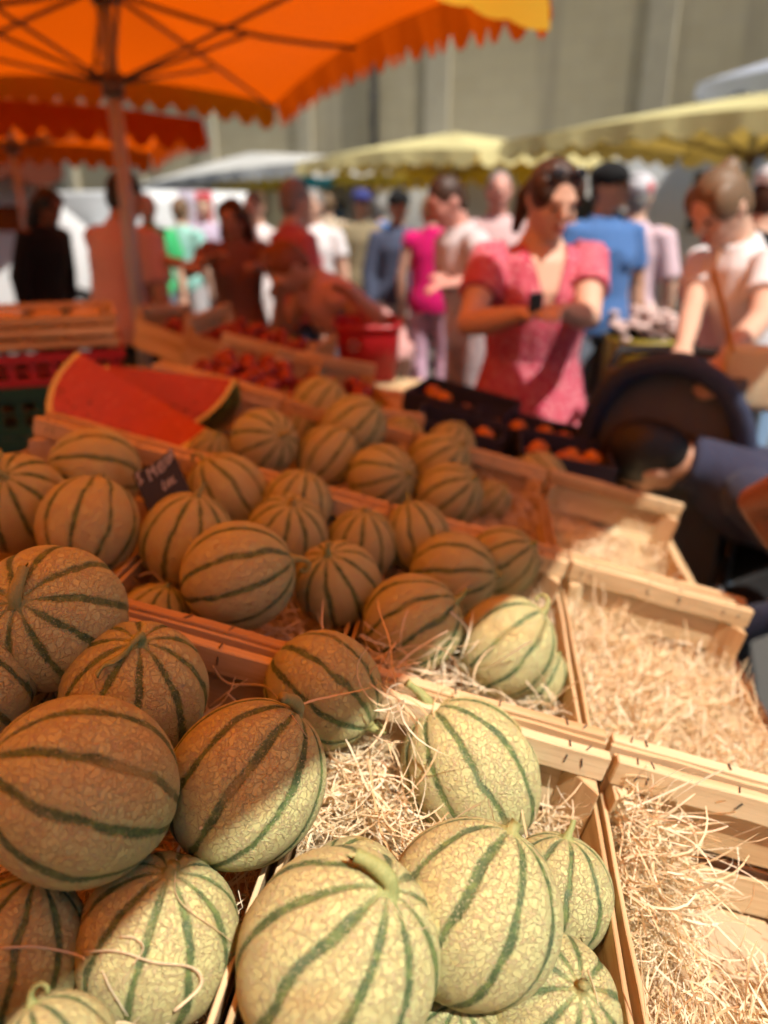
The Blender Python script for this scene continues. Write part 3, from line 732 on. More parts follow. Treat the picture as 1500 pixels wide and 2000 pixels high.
# ------------------------------------------------------------------ wood wool
def wool(label, name, n, sampler, seed, box=None, length=(0.05, 0.13), width=(0.0007, 0.0024), M=None, tone=(0.1, 1.0), flat=0.35, S=11, clear=0.0):
    g_ = np.random.default_rng(seed)
    p = sampler(g_, n)                                   # n x 3 start points (local)
    L = g_.uniform(*length, n); ds = L / (S - 1)
    th = g_.uniform(0, 2 * np.pi, n); kap = g_.normal(0, 1.0, n) * 14 + np.sign(g_.normal(size=n)) * g_.choice([0, 18, 45], n, p=[.5, .35, .15])
    el = g_.normal(0, flat, n); kel = g_.normal(0, 7, n)
    tw = g_.uniform(0, 6.28, n); ktw = g_.normal(0, 18, n)
    w = g_.uniform(*width, n) * 0.5
    V = np.zeros((n, S, 2, 3), np.float32)
    cur = p.copy()
    for s in range(S):
        d = np.stack([np.cos(th) * np.cos(el), np.sin(th) * np.cos(el), np.sin(el)], 1)
        side = np.stack([-np.sin(th), np.cos(th), np.zeros(n)], 1)
        upv = np.cross(d, side)
        wd = side * np.cos(tw)[:, None] + upv * np.sin(tw)[:, None]
        ww = (w * (1.0 if 0 < s < S - 1 else 0.5))[:, None]
        q = cur
        V[:, s, 0] = q + wd * ww; V[:, s, 1] = q - wd * ww
        cur = cur + d * ds[:, None]
        if box is not None:                               # turn back at the crate walls
            for a in range(2):
                lo, hi = box[a]
                over = (cur[:, a] > hi) | (cur[:, a] < lo)
                cur[:, a] = np.clip(cur[:, a], lo, hi)
                th = np.where(over, (np.pi - th) if a == 0 else -th, th)
            lo = box[2][0]; under = cur[:, 2] < lo
            cur[:, 2] = np.maximum(cur[:, 2], lo); el = np.where(under, np.abs(el) * 0.5 + 0.1, el)
        kap = kap + g_.normal(0, 6, n)
        th = th + kap * ds; el = np.clip(el + kel * ds, -0.9, 1.0); kel = kel * 0.9 - el * 2 + g_.normal(0, 5, n); tw = tw + ktw * ds
    if clear and M is not None:                           # most strands slip off the fruit: keep few lying on top of it
        keep = np.ones(n, bool); luck = g_.uniform(size=n)
        Mn = np.array(M)
        for s in (0, S // 4, S // 2, 3 * S // 4, S - 1):
            q = V[:, s, 0] @ Mn[:3, :3].T + Mn[:3, 3]
            for c_, r_ in MELONS:
                h = np.hypot(q[:, 0] - c_.x, q[:, 1] - c_.y - 0.35 * (q[:, 2] - c_.z))
                keep &= ~((h < r_ * 1.0) & (q[:, 2] > c_.z - 0.6 * r_) & (luck < clear))
        V = V[keep]; n = len(V)
    verts = V.reshape(-1, 3)
    base = (np.arange(n) * S * 2)[:, None] + (np.arange(S - 1) * 2)[None, :]
    F = np.stack([base, base + 1, base + 3, base + 2], -1).reshape(-1, 4)
    me = bpy.data.meshes.new(name)
    me.vertices.add(len(verts)); me.vertices.foreach_set('co', verts.ravel())
    me.loops.add(F.size); me.loops.foreach_set('vertex_index', F.ravel().astype(np.int32))
    me.polygons.add(len(F)); me.polygons.foreach_set('loop_start', np.arange(len(F), dtype=np.int32) * 4)
    me.update(calc_edges=True)
    at = me.attributes.new('tone', 'FLOAT', 'POINT')
    tn = np.repeat(g_.beta(2.2, 1.5, n) * (tone[1] - tone[0]) + tone[0], S * 2).astype(np.float32)
    at.data.foreach_set('value', tn)
    me.polygons.foreach_set('use_smooth', [True] * len(F))
    o = link(name, me, WOOL)
    if M is not None: o.matrix_world = M
    tag(o, label, 'wood wool', kind='stuff')
    return o
CBOX = ((-CW + 0.012, CW - 0.012), (-CL + 0.016, CL - 0.016), (0.004, 0.3))
def mound(hfun, x=(-1, 1), y=(-1, 1), zmin=0.0, power=0.6, skew=0.0):
    def s(g_, n):
        X = g_.uniform(x[0], x[1], n) * (CW - 0.016); Y = g_.uniform(y[0], y[1], n) * (CL - 0.02)
        Y = np.where(Y > 0, Y + skew * (X / CW) * CL, Y); Y = np.clip(Y, -CL + .02, CL - .02); h = np.array(hfun(X / CW, Y / CL)); u = g_.uniform(0, 1, n) ** power
        return np.stack([X, Y, zmin + 0.006 + (h - zmin) * u], 1)
    return s
def cm(i, j): return lat_matrix(i + 0.5, j + 0.5, -CH)
bump2 = lambda a, cx, cy, s: (lambda x, y: a * np.exp(-((x - cx) ** 2 + (y - cy) ** 2) / s))
# bottom right crate: a tuft over its back left corner and a bed at the front
wool('loose tuft of wood wool over the back corner of the bottom right crate', 'wood_wool', 800, mound(lambda x, y: 0.01 + 0.125 * np.exp(-((x + .8) ** 2 / .22 + (y - .78) ** 2 / .06)), (-1, -0.45), (0.55, 1), power=0.45), 1, CBOX, M=cm(0, -1), flat=0.5)
wool('bed of wood wool in the bottom right crate over cardboard', 'wood_wool', 8000, mound(lambda x, y: 0.014 + 0.085 * np.clip(0.22 - y + 0.40 * x, 0, 1), (-1, 1), (-0.95, 0.24), skew=0.36), 2, CBOX, M=cm(0, -1))
wool('deep wood wool filling the sunlit second row crate', 'wood_wool', 8200, mound(lambda x, y: (0.046 + 0.055 * np.exp(-((x + .75) ** 2 + (y - .35) ** 2) / .4) + 0.02 * np.sin(5 * x + 2) * np.sin(4 * y)) * (1 - 0.75 * np.clip((y - .45 + .5 * np.clip(-x, 0, 1) * -1) / .5, 0, 1))), 3, CBOX, M=cm(0, 0), flat=0.45)
wool('wood wool around the melons at the crate corner, half in the sun', 'wood_wool', 10500, mound(lambda x, y: 0.072 + 0.045 * np.exp(-((x + .55) ** 2 / .14 + (y - .35) ** 2 / .5))), 4, CBOX, M=cm(-1, -1), flat=0.28, clear=0.985)
wool('wood wool tangled behind the front crate rail around the second row melons', 'wood_wool', 3400, mound(lambda x, y: 0.085 + 0.07 * np.exp(-((x + .6) ** 2 + (y + .7) ** 2) / .35)), 5, CBOX, M=cm(-1, 0), flat=0.35, clear=0.85)
wool('wood wool under the shaded front left melons', 'wood_wool', 1800, mound(lambda x, y: 0.075 + 0 * x), 6, CBOX, M=cm(-2, -1), clear=0.9)
wool('wood wool under the second row melons left of the middle', 'wood_wool', 1600, mound(lambda x, y: 0.07 + 0.04 * np.exp(-((x - .8) ** 2 + (y + .6) ** 2) / .3)), 7, CBOX, M=cm(-2, 0), clear=0.85)
wool('thin wood wool in the nearly empty third row crate', 'wood_wool', 2600, mound(lambda x, y: 0.02 + 0.09 * np.exp(-((x + .75) ** 2 + (y - .1) ** 2) / .35) + 0.06 * np.exp(-((x - .2) ** 2 + (y + .8) ** 2) / .25)), 8, CBOX, M=cm(0, 1), clear=0.9)
wool('wood wool under the melons piled in the third row', 'wood_wool', 1500, mound(lambda x, y: 0.08 + 0.03 * x), 9, CBOX, M=cm(-1, 1), clear=0.9)
wool('wood wool on the rim behind the shaded corner melon', 'wood_wool', 380, mound(lambda x, y: CH + 0.012 + 0.008 * np.sin(7 * x), (-0.95, -0.05), (0.86, 1.12), CH - 0.03), 10, None, M=cm(-1, -1), flat=0.22, clear=0.95)
# single strands lying over fruit and wood
def strand(label, px_pts, w=0.0018):
    pts = [Vector(PX(x, y, d)) for x, y, d in px_pts]
    n = len(pts); sm = []
    for i in range(n - 1):
        p0, p1, p2, p3 = pts[max(i - 1, 0)], pts[i], pts[i + 1], pts[min(i + 2, n - 1)]
        for q in (0, .25, .5, .75): sm.append(0.5 * ((2 * p1) + (p2 - p0) * q + (2 * p0 - 5 * p1 + 4 * p2 - p3) * q * q + (3 * p1 - p0 - 3 * p2 + p3) * q ** 3))
    sm.append(pts[-1])
    w *= 0.8
    v, f = tube_data(sm, [w * (0.55 + 0.45 * math.sin(math.pi * min(1, (i + 2) / (len(sm) + 3)))) for i in range(len(sm))], 6, flat=0.22)
    me = pydata('wood_strand', v, f, True)
    at = me.attributes.new('tone', 'FLOAT', 'POINT'); at.data.foreach_set('value', [rng.uniform(0.55, 0.95)] * len(v))
    tag(link('wood_strand', me, WOOL), label, 'wood strand', 'single strands of wood wool')
def msurf(x, y, lift=0.003):
    """distance along the ray to the nearest melon skin"""
    d = ray(x, y); o = Vector((0, 0, CAM_H)); dv = Vector(d); best = None
    for p, r in MELONS:
        b = (p - o); tca = b.dot(dv) / dv.dot(dv); dist2 = (b - dv * tca).length_squared
        rr_ = (r + lift)
        if dist2 < rr_ * rr_:
            th = tca - math.sqrt((rr_ ** 2 - dist2) / dv.dot(dv))
            if best is None or th < best: best = th
    return best
def on_melon(pts, default=None):
    ds = [msurf(x, y) for x, y in pts]
    last = next((d for d in ds if d), 0.6) if default is None else default
    out = []
    for (x, y), d in zip(pts, ds):
        last = d if d else last; out.append((x, y, last))
    return out
strand('pale strand looping over the half sunlit melon at the lower left', on_melon([(345, 1690), (342, 1740), (365, 1775), (415, 1810), (455, 1840)]))
strand('pale strand curling across the lower left melon', on_melon([(165, 1860), (230, 1858), (300, 1880), (375, 1890), (392, 1925), (340, 1975)]))
strand('short curled strand on the lower left melon', on_melon([(235, 1830), (262, 1832), (280, 1852), (258, 1885)]), 0.0016)
strand('long strand crossing two melons at the left edge', on_melon([(0, 1852), (70, 1850), (140, 1862), (165, 1872)]), 0.0018)
strand('strand slanting down across the lower left melon', on_melon([(200, 1895), (215, 1930), (250, 1985)]), 0.002)
strand('reddish strand lying over the half shaded melon by its stem', on_melon([(415, 1300), (445, 1335), (515, 1340), (560, 1385), (600, 1440)], 0.80), 0.002)
strand('thin strand hanging between two melons at the lower left', on_melon([(395, 1615), (352, 1650), (345, 1690)]), 0.0018)
strand('pale strand bent beside the half sunlit melon with the curled stem', on_melon([(885, 1330), (892, 1290), (915, 1235), (880, 1195)], 0.93), 0.0022)
strand('dry strand drooping over the stapled rail', [(270, 1125, 1.0), (300, 1120, 1.0), (330, 1150, .99), (365, 1180, .97), (420, 1215, .96), (480, 1218, .95)], 0.002)
strand('thin strand looping under the flat stem of the biggest melon', on_melon([(770, 1770), (790, 1800), (815, 1815), (835, 1810)]), 0.0012)
strand('stiff pale strand in the bottom right corner by the crate side', [(1148, 1895, .56), (1165, 1950, .555), (1172, 1990, .55)], 0.0022)
strand('pale splinter standing at the left of the bottom right crate', [(1250, 1810, .60), (1252, 1880, .59), (1262, 1985, .57)], 0.002)

# ------------------------------------------------------------------ watermelon
def flesh_material():
    t = NT('watermelon_flesh'); o = t.obj()
    a = t.noise(o, 22.0, 4, 0.6); b = t.noise(t.vmath('MULTIPLY', o, (60, 60, 14)), 1.0, 3)
    c = t.mix(a, (0.30, 0.014, 0.008), (0.46, 0.035, 0.016)); c = t.mix(t.math('MULTIPLY', t.smooth(b, 0.55, 0.75), 0.5), c, (0.56, 0.13, 0.08))
    return t.finish(c, 0.30, t.bump(a, 0.4, 0.003), spec=0.5)
def rind_material():
    t = NT('watermelon_rind'); o = t.obj()
    wv = t.noise(t.vmath('MULTIPLY', o, (3, 40, 40)), 1.0, 3)
    c = t.mix(t.smooth(wv, 0.42, 0.6), (0.02, 0.05, 0.015), (0.10, 0.19, 0.05))
    return t.finish(c, 0.3, spec=0.5)
FLESH, WRIND, WHITER = flesh_material(), rind_material(), plain('watermelon_pith', (0.55, 0.50, 0.24), 0.5)
def watermelon(label, matrix, R_, ang0, ang1, stretch=1.2):
    """a wedge of a melon whose long axis is local x; cut faces at ang0 and ang1 round that axis"""
    root = empty('watermelon_wedge', matrix); tag(root, label, 'watermelon', 'cut watermelon wedges')
    n, m_ = 28, 14
    v = []; f = []
    for i in range(n + 1):
        x = -1 + 2 * i / n; x = math.sin(x * math.pi / 2); rr_ = math.sqrt(max(0, 1 - x * x)) * R_
        for k in range(m_ + 1):
            a = ang0 + (ang1 - ang0) * k / m_; v.append((x * R_ * stretch, rr_ * math.cos(a), rr_ * math.sin(a)))
    for i in range(n):
        for k in range(m_): q = i * (m_ + 1) + k; f.append((q, q + m_ + 1, q + m_ + 2, q + 1))
    link('rind', pydata('rind', v, f, True), WRIND, root)
    for a, nm in ((ang0, 0), (ang1, 1)):
        for (r0, r1, mt, part) in ((0.0, 0.93, FLESH, 'flesh'), (0.93, 0.998, WHITER, 'pith')):
            v = []; f = []
            for i in range(n + 1):
                x = -1 + 2 * i / n; x = math.sin(x * math.pi / 2); rr_ = math.sqrt(max(0, 1 - x * x)) * R_
                for r_ in (r0, r1):
                    v.append((x * R_ * stretch * (r_ if r_ > 0 else r1), rr_ * r_ * math.cos(a), rr_ * r_ * math.sin(a)))
            for i in range(n): f.append((i * 2, i * 2 + 2, i * 2 + 3, i * 2 + 1))
            link(part, pydata(part, v, f), mt, root)
    sd = MB(); rr = random.Random(3)
    for a in (ang0, ang1):
        nrm = Vector((0, -math.sin(a), math.cos(a))) * (1 if a == ang1 else -1)
        for q in range(26):
            x = rr.uniform(-.75, .75); r_ = rr.uniform(.45, .8) * math.sqrt(1 - x * x)
            c_ = Vector((x * R_ * stretch, r_ * R_ * math.cos(a), r_ * R_ * math.sin(a))) + nrm * .0006
            sd.ell(c_, (.0042, .0024, .0018), Matrix.Rotation(a, 3, 'X') @ Matrix.Rotation(rr.uniform(0, 3), 3, 'Z'), 8, 5)
    sd.build('seed', plain('watermelon_seed', (.10, .02, .01), .4), root, True)['kind'] = 'stuff'
    return root
def wm_matrix(p_left, p_right, roll):
    a, b = Vector(p_left), Vector(p_right); x = (b - a).normalized(); z = Vector((0, 0, 1)); z = (z - x * z.dot(x)).normalized(); y = z.cross(x)
    return Matrix.Translation((a + b) / 2) @ Matrix((x, y, z)).transposed().to_4x4() @ Matrix.Rotation(roll, 4, 'X'), (b - a).length / 2
Mw, hl = wm_matrix(PX(150, 686, 1.63), PX(412, 842, 1.44), 0)
watermelon('front wedge of cut watermelon with its big red face to the viewer', Mw, hl / 1.15, R(212), R(268), 1.15)
Mw, hl = wm_matrix(PX(205, 714, 1.74), PX(462, 742, 1.60), 0)
watermelon('rear wedge of cut watermelon with a darker red face', Mw, hl / 1.15, R(228), R(300), 1.15)

# ------------------------------------------------------------------ chalk sign
def strokes(root, name, lines, mat, w, M=None, lift=0.0012):
    """flat chalk strokes: each line a polyline in (u, v) of the sign face"""
    mb = MB()
    for ln in lines:
        for (a, b) in zip(ln[:-1], ln[1:]):
            a = Vector((a[0], 0, a[1])); b = Vector((b[0], 0, b[1])); d = (b - a)
            if d.length < 1e-6: continue
            d.normalize(); nrm = Vector((-d.z, 0, d.x)) * w / 2; a = a - d * w * 0.3; b = b + d * w * 0.3
            o = Vector((0, -lift, 0))
            mb.add([a + nrm + o, a - nrm + o, b - nrm + o, b + nrm + o], [(0, 1, 2, 3)])
    return mb.build(name, mat, root)
p00, p10 = PX(287, 990, 1.075), PX(372, 960, 1.11); p01 = PX(284, 918, 1.085)
xv = (p10 - p00); sw = xv.length; xv.normalize(); zv = (p01 - p00); sh = zv.length; zv = (zv - xv * zv.dot(xv)).normalized(); yv = zv.cross(xv)
sg = empty('price_sign', Matrix.Translation(p00) @ Matrix((xv, yv, zv)).transposed().to_4x4()); tag(sg, 'small black slate sign with chalk writing stuck among the melons', 'sign')
sh *= 1.15; up_ = 0.30 * sh
vv = []; ff = []
for i in range(9):
    q = i / 8; top = sh * 0.82 + up_ * q ** 1.6
    for th in (0, 0.003): vv += [(sw * q, th, -0.02), (sw * q, th, top)]
for i in range(8):
    a = i * 4; ff += [(a, a + 4, a + 5, a + 1), (a + 2, a + 3, a + 7, a + 6), (a + 1, a + 5, a + 7, a + 3), (a, a + 2, a + 6, a + 4)]
ff += [(0, 1, 3, 2), (32, 34, 35, 33)]
link('slate', pydata('slate', vv, ff), plain('slate_black', (0.018, 0.017, 0.018), 0.55), sg)
CHALK = plain('chalk', (0.36, 0.34, 0.33), 0.9)
S_ = sw
strokes(sg, 'lettering', [
    [(0.03*S_, .66*S_), (.13*S_, .76*S_)], [(.09*S_, .72*S_), (.08*S_, .52*S_)], [(.03*S_, .48*S_), (.13*S_, .56*S_)],
    [(.30*S_, .50*S_), (.30*S_, .76*S_), (.40*S_, .66*S_), (.46*S_, .82*S_), (.45*S_, .56*S_)],
    [(.62*S_, .80*S_), (.55*S_, .76*S_), (.54*S_, .60*S_), (.63*S_, .62*S_)], [(.54*S_, .69*S_), (.61*S_, .71*S_)],
    [(.66*S_, .86*S_), (.66*S_, .66*S_), (.70*S_, .67*S_)],
    [(.79*S_, .90*S_), (.74*S_, .82*S_), (.77*S_, .71*S_), (.83*S_, .76*S_), (.84*S_, .86*S_), (.79*S_, .90*S_)],
    [(.87*S_, .76*S_), (.88*S_, .95*S_), (.94*S_, .82*S_), (.96*S_, 1.02*S_)],
    [(.52*S_, .40*S_), (.48*S_, .22*S_), (.55*S_, .24*S_)], [(.60*S_, .36*S_), (.59*S_, .28*S_), (.65*S_, .28*S_), (.66*S_, .40*S_)],
    [(.76*S_, .42*S_), (.71*S_, .38*S_), (.72*S_, .30*S_), (.78*S_, .31*S_)]], CHALK, 0.0030)
#@@DISPLAY_END
# ================================================================== FRUIT AND BOXES BEHIND THE MELONS
def ball_mesh(name, seed, crease=0.04):
    rr = random.Random(seed); v = []; f = []; nu, nv = 14, 9
    for i in range(nv + 1):
        th = math.pi * i / nv
        for k in range(nu):
            ph = 2 * math.pi * k / nu; r = 1 - crease * math.exp(-((ph - 3.1) / 0.5) ** 2) * math.sin(th) - 0.12 * math.exp(-(th / 0.35) ** 2)
            v.append((r * math.sin(th) * math.cos(ph), r * math.sin(th) * math.sin(ph), r * 0.95 * math.cos(th)))
    for i in range(nv):
        for k in range(nu): f.append((i * nu + k, (i + 1) * nu + k, (i + 1) * nu + (k + 1) % nu, i * nu + (k + 1) % nu))
    return pydata(name, v, f, True)
def fruit_material(name, a, b):
    t = NT(name); o = t.obj(); n_ = t.noise(o, 1.4, 2, w=t.math('MULTIPLY', t.rand(), 30.0))
    return t.finish(t.mix(t.smooth(n_, 0.35, 0.65), a, b), 0.4, spec=0.4)
NECT = fruit_material('nectarine_skin', (0.16, 0.008, 0.012), (0.34, 0.04, 0.02))
APRI = fruit_material('apricot_skin', (0.62, 0.24, 0.025), (0.42, 0.10, 0.015))
BALL = ball_mesh('nectarine', 1)
BALL2 = ball_mesh('apricot', 2); BALL2.materials.append(APRI)
def stem_small(): return None
def fruits(name, label, cat, group, mesh, mat, M, n, r, hx, hy, z0, layers, seed):
    rr = random.Random(seed); pts = []
    for L in range(layers):
        tries = 0
        while tries < 400 and len([p for p in pts if p[3] == L]) < n:
            tries += 1
            x = rr.uniform(-hx + r, hx - r) * (1 - 0.15 * L); y = rr.uniform(-hy + r, hy - r) * (1 - 0.15 * L); z = z0 + r + L * r * 1.5
            if all((x - p[0]) ** 2 + (y - p[1]) ** 2 + (z - p[2]) ** 2 > (1.8 * r) ** 2 for p in pts): pts.append((x, y, z, L))
    for x, y, z, L in pts:
        o = link(name, mesh, mat)
        o.matrix_world = M @ Matrix.Translation((x, y, z)) @ Matrix.Rotation(rr.uniform(0, 6.28), 4, (rr.random(), rr.random(), rr.random() + .1)) @ Matrix.Scale(r * rr.uniform(0.92, 1.08), 4)
        tag(o, label, cat, group)
fruits('nectarine', 'red nectarine heaped in the wooden crate behind the watermelon', 'nectarine', 'nectarines behind the watermelon', BALL, NECT, cm(-3, 2), 24, 0.027, CW - .01, CL - .02, 0.06, 2, 1)
fruits('nectarine', 'red nectarine in the askew wooden crate behind the melons', 'nectarine', 'nectarines in the askew crate', BALL, NECT, lat_matrix(-1.72, 2.62, -CH, R(24)), 22, 0.027, CW - .01, CL - .02, 0.04, 2, 2)
crate('wooden crate of red fruit tilted up at the back of the stall', 0, 0, 2, Matrix.Translation(PX(505, 722, 2.80)) @ LROT.to_4x4() @ Matrix.Rotation(R(80), 4, 'Z') @ Matrix.Rotation(R(-6), 4, 'Y'), group='wooden fruit crates at the back of the stall')
Mb = Matrix.Translation(PX(505, 722, 2.80)) @ LROT.to_4x4() @ Matrix.Rotation(R(80), 4, 'Z') @ Matrix.Rotation(R(-6), 4, 'Y')
fruits('nectarine', 'red nectarine in the tilted crate at the back of the stall', 'nectarine', 'nectarines at the back of the stall', BALL, NECT, Mb, 22, 0.028, CW - .01, CL - .02, 0.05, 2, 3)
Mb2 = Matrix.Translation(PX(395, 705, 3.05)) @ LROT.to_4x4() @ Matrix.Rotation(R(70), 4, 'Z')
crate('wooden crate with an upright post at the back, right of the pole', 0, 0, 0, Mb2, group='wooden fruit crates at the back of the stall')
fruits('nectarine', 'red nectarine in the crate right of the pole', 'nectarine', 'nectarines right of the pole', BALL, NECT, Mb2, 20, 0.028, CW - .01, CL - .02, 0.04, 2, 4)
bt = empty('back_table', Matrix.Translation((-0.45, 2.78, 0)) @ Matrix.Rotation(R(-12), 4, 'Z')); tag(bt, 'wooden trestle carrying the crates at the back of the stall', 'table')
for q in range(4): link('plank', box_mesh('plank', -0.75, 0.62, -0.34 + q * .17, -0.34 + q * .17 + .165, 0.853, 0.876, 0.002), WOODX, bt)
for a in (-0.68, 0.55):
    for b in (-0.28, 0.28): link('leg', box_mesh('leg', a, a + .05, b, b + .05, 0, 0.852), WOODZ, bt)

NAVYBOX = plain('navy_printed_card', (0.020, 0.022, 0.05), 0.6, 0.1, 12)
GOLD = plain('gold_print', (0.10, 0.08, 0.05), 0.6)
def apricot_box(label, px0, px1, w0, w1, depth, h, n, seed, letters=False):
    a = PX(px0[0], px0[1], w0); b = PX(px1[0], px1[1], w1)     # top front edge
    x = (b - a); L = x.length; x.normalize(); y = Vector((0, 0, 1)).cross(x).normalized(); z = x.cross(y)
    M = Matrix.Translation(a) @ Matrix((x, y, z)).transposed().to_4x4()
    root = empty('fruit_box', M); tag(root, label, 'box', 'dark blue apricot boxes')
    t_ = 0.006
    link('front_panel', box_mesh('front_panel', 0, L, 0, t_, -h, 0, 0.001), NAVYBOX, root)
    link('back_panel', box_mesh('back_panel', 0, L, depth - t_, depth, -h, 0, 0.001), NAVYBOX, root)
    link('side_panel', box_mesh('side_panel', 0, t_, t_ + .0005, depth - t_ - .0005, -h, -0.004, 0.001), NAVYBOX, root)
    link('side_panel', box_mesh('side_panel', L - t_, L, t_ + .0005, depth - t_ - .0005, -h, -0.004, 0.001), NAVYBOX, root)
    link('bottom', box_mesh('bottom', t_, L - t_, t_, depth - t_, -h + .001, -h + .008), NAVYBOX, root)
    if letters:
        rr = random.Random(5); lines = []
        for row, (x0, x1, zz, s) in enumerate(((0.16, 0.40, -0.35, 0.16), (0.45, 0.86, -0.52, 0.18))):
            pts = []
            for q in range(26):
                u = q / 25; pts.append(((x0 + (x1 - x0) * u + 0.012 * math.sin(q * 2.4)) * L, (zz + s * (0.5 if q % 7 == 0 else 0.28) * math.sin(q * 1.9)) * h))
            lines.append(pts)
        strokes(root, 'lettering', lines, GOLD, 0.004)
    fruits('apricot', label.replace('dark blue', 'orange apricot in the dark blue').split(',')[0][:80], 'apricot', 'apricots in ' + label[:30], BALL2, APRI, M @ Matrix.Translation((L / 2, depth / 2, 0)), n, 0.028, L / 2 - .008, depth / 2 - .01, -0.066, 1, seed)
    return root
apricot_box('dark blue box with gold script, nearest the bent man', (1018, 880), (1208, 915), 1.86, 1.84, 0.22, 0.085, 9, 1, True)
apricot_box('dark blue box heaped with fruit before the pink dress', (930, 822), (1150, 872), 2.08, 2.06, 0.20, 0.10, 13, 2)
apricot_box('dark blue box half empty beside the green tubs', (790, 760), (985, 815), 2.25, 2.16, 0.22, 0.12, 3, 3)
apricot_box('dark blue box low behind the third row melons', (810, 815), (985, 862), 1.95, 1.93, 0.18, 0.10, 2, 4)
ft = empty('side_table', Matrix.Translation((0.42, 2.08, 0.842)) @ Matrix.Rotation(R(-10), 4, 'Z') @ Matrix.Rotation(R(6.2), 4, 'Y')); tag(ft, 'low dark trestle under the apricot boxes', 'table')
DARKW = plain('dark_stained_wood', (0.06, 0.04, 0.025), 0.7)
for q in range(3): link('plank', box_mesh('plank', -0.42, 0.24, -0.30 + q * .24, -0.30 + q * .24 + .235, -0.022, 0, 0.002), DARKW, ft)
for a in (-0.38, 0.17):
    for b in (-0.26, 0.32): link('leg', box_mesh('leg', a, a + .04, b, b + .04, -0.86, -0.0225), DARKW, ft)

# stacked crates at the left and the red and green tubs in the middle
REDP, GREENP = plain('red_plastic', (0.36, 0.012, 0.018), 0.4, 0.1), plain('green_plastic', (0.010, 0.055, 0.028), 0.45, 0.12)
def slotted_crate(name, label, M, hx, hy, h, mat, group, slots=True):
    root = empty(name, M); tag(root, label, 'crate', group)
    t_ = 0.012
    link('floor', box_mesh('floor', -hx + t_, hx - t_, -hy + t_, hy - t_, 0.002, 0.012), mat, root)
    for e in (-1, 1):
        for nm, (x0, x1, y0, y1) in (('long_side', (-hx, hx, min(e * hy, e * (hy - t_)), max(e * hy, e * (hy - t_)))), ('short_side', (min(e * hx, e * (hx - t_)), max(e * hx, e * (hx - t_)), -hy + t_ + .0005, hy - t_ - .0005))):
            mb = MB(); mb.box(x0, x1, y0, y1, 0, h * 0.22); mb.box(x0 - .0, x1 + .0, y0, y1, h * 0.72, h)
            ln = (x1 - x0) if nm == 'long_side' else (y1 - y0); n_ = max(4, int(ln / 0.05))
            for q in range(n_):
                u = (q + 0.5) / n_
                if nm == 'long_side': xx = x0 + (x1 - x0) * u; mb.box(xx - 0.010, xx + 0.010, y0 + .002, y1 - .002, h * 0.22, h * 0.72)
                else: yy = y0 + (y1 - y0) * u; mb.box(x0 + .002, x1 - .002, yy - 0.010, yy + 0.010, h * 0.22, h * 0.72)
            mb.box(x0 + .004, x1 - .004, y0 + .004, y1 - .004, h * .44, h * .52)
            mb.build(nm, mat, root)
    rim = MB()
    for (x0, x1, y0, y1) in ((-hx - .008, hx + .008, -hy - .008, -hy - .0005), (-hx - .008, hx + .008, hy + .0005, hy + .008), (-hx - .008, -hx - .0005, -hy, hy), (hx + .0005, hx + .008, -hy, hy)): rim.box(x0, x1, y0, y1, h - 0.02, h + 0.003)
    rim.build('rim', mat, root)
    return root
def wooden_tray(label, M, hx, hy, h, group):
    root = empty('wooden_tray', M); tag(root, label, 'tray', group)
    for e in (-1, 1):
        link('plank', box_mesh('plank', -hx, hx, min(e * hy, e * (hy - .007)), max(e * hy, e * (hy - .007)), h * .3, h, 0.001), WOODX, root)
        link('plank', box_mesh('plank', min(e * hx, e * (hx - .007)), max(e * hx, e * (hx - .007)), -hy + .008, hy - .008, h * .3, h, 0.001), WOODY, root)
        for f_ in (-1, 1): link('corner_post', box_mesh('corner_post', e * (hx - .02) - .012, e * (hx - .02) + .012, f_ * (hy - .02) - .012, f_ * (hy - .02) + .012, 0, h - .001), WOODZ, root)
    for q in range(5): x0 = -hx + .01 + q * (2 * hx - .02) / 5; link('floor_slat', box_mesh('floor_slat', x0, x0 + .08, -hy + .008, hy - .008, h * .22, h * .28), WOODY, root)
    return root
stack_c = PX(60, 640, 2.05); sx0, sy0 = stack_c.x - 0.12, stack_c.y + 0.14
def stk(z, rz=0.0): return Matrix.Translation((sx0, sy0, z)) @ Matrix.Rotation(R(20) + rz, 4, 'Z')
zz = 0.07
pal = link('pallet', box_mesh('pallet', -.32, .32, -.22, .22, 0, .068, .004), WOODX); pal.matrix_world = stk(0); tag(pal, 'wooden pallet board under the stack of crates at the left', 'pallet')
while zz < 0.95:
    slotted_crate('plastic_crate', 'dark green plastic crate in the left stack, %s' % ['lowest', 'second from the ground', 'third from the ground', 'fourth from the ground', 'third under the red crate', 'second under the red crate', 'right under the red crate'][min(6, int(round((zz - .07) / .14)))], stk(zz, rng.uniform(-.03, .03)), 0.29, 0.19, 0.135, GREENP, 'green crates stacked at the left edge'); zz += 0.14
slotted_crate('plastic_crate', 'red plastic crate near the top of the left stack', stk(zz), 0.29, 0.19, 0.085, REDP, None); zz += 0.09
for q, lb in enumerate(('lowest wooden tray on the red crate at the left', 'middle wooden tray on the stack at the left', 'topmost wooden tray on the stack at the left')):
    wooden_tray(lb, stk(zz, rng.uniform(-.03, .03)), 0.285, 0.185, 0.030, 'wooden trays on the left stack'); zz += 0.032
tub = PX(715, 640, 2.85)
def tubm(z, rz=0): return Matrix.Translation((tub.x, tub.y + .15, z)) @ Matrix.Rotation(R(4) + rz, 4, 'Z')
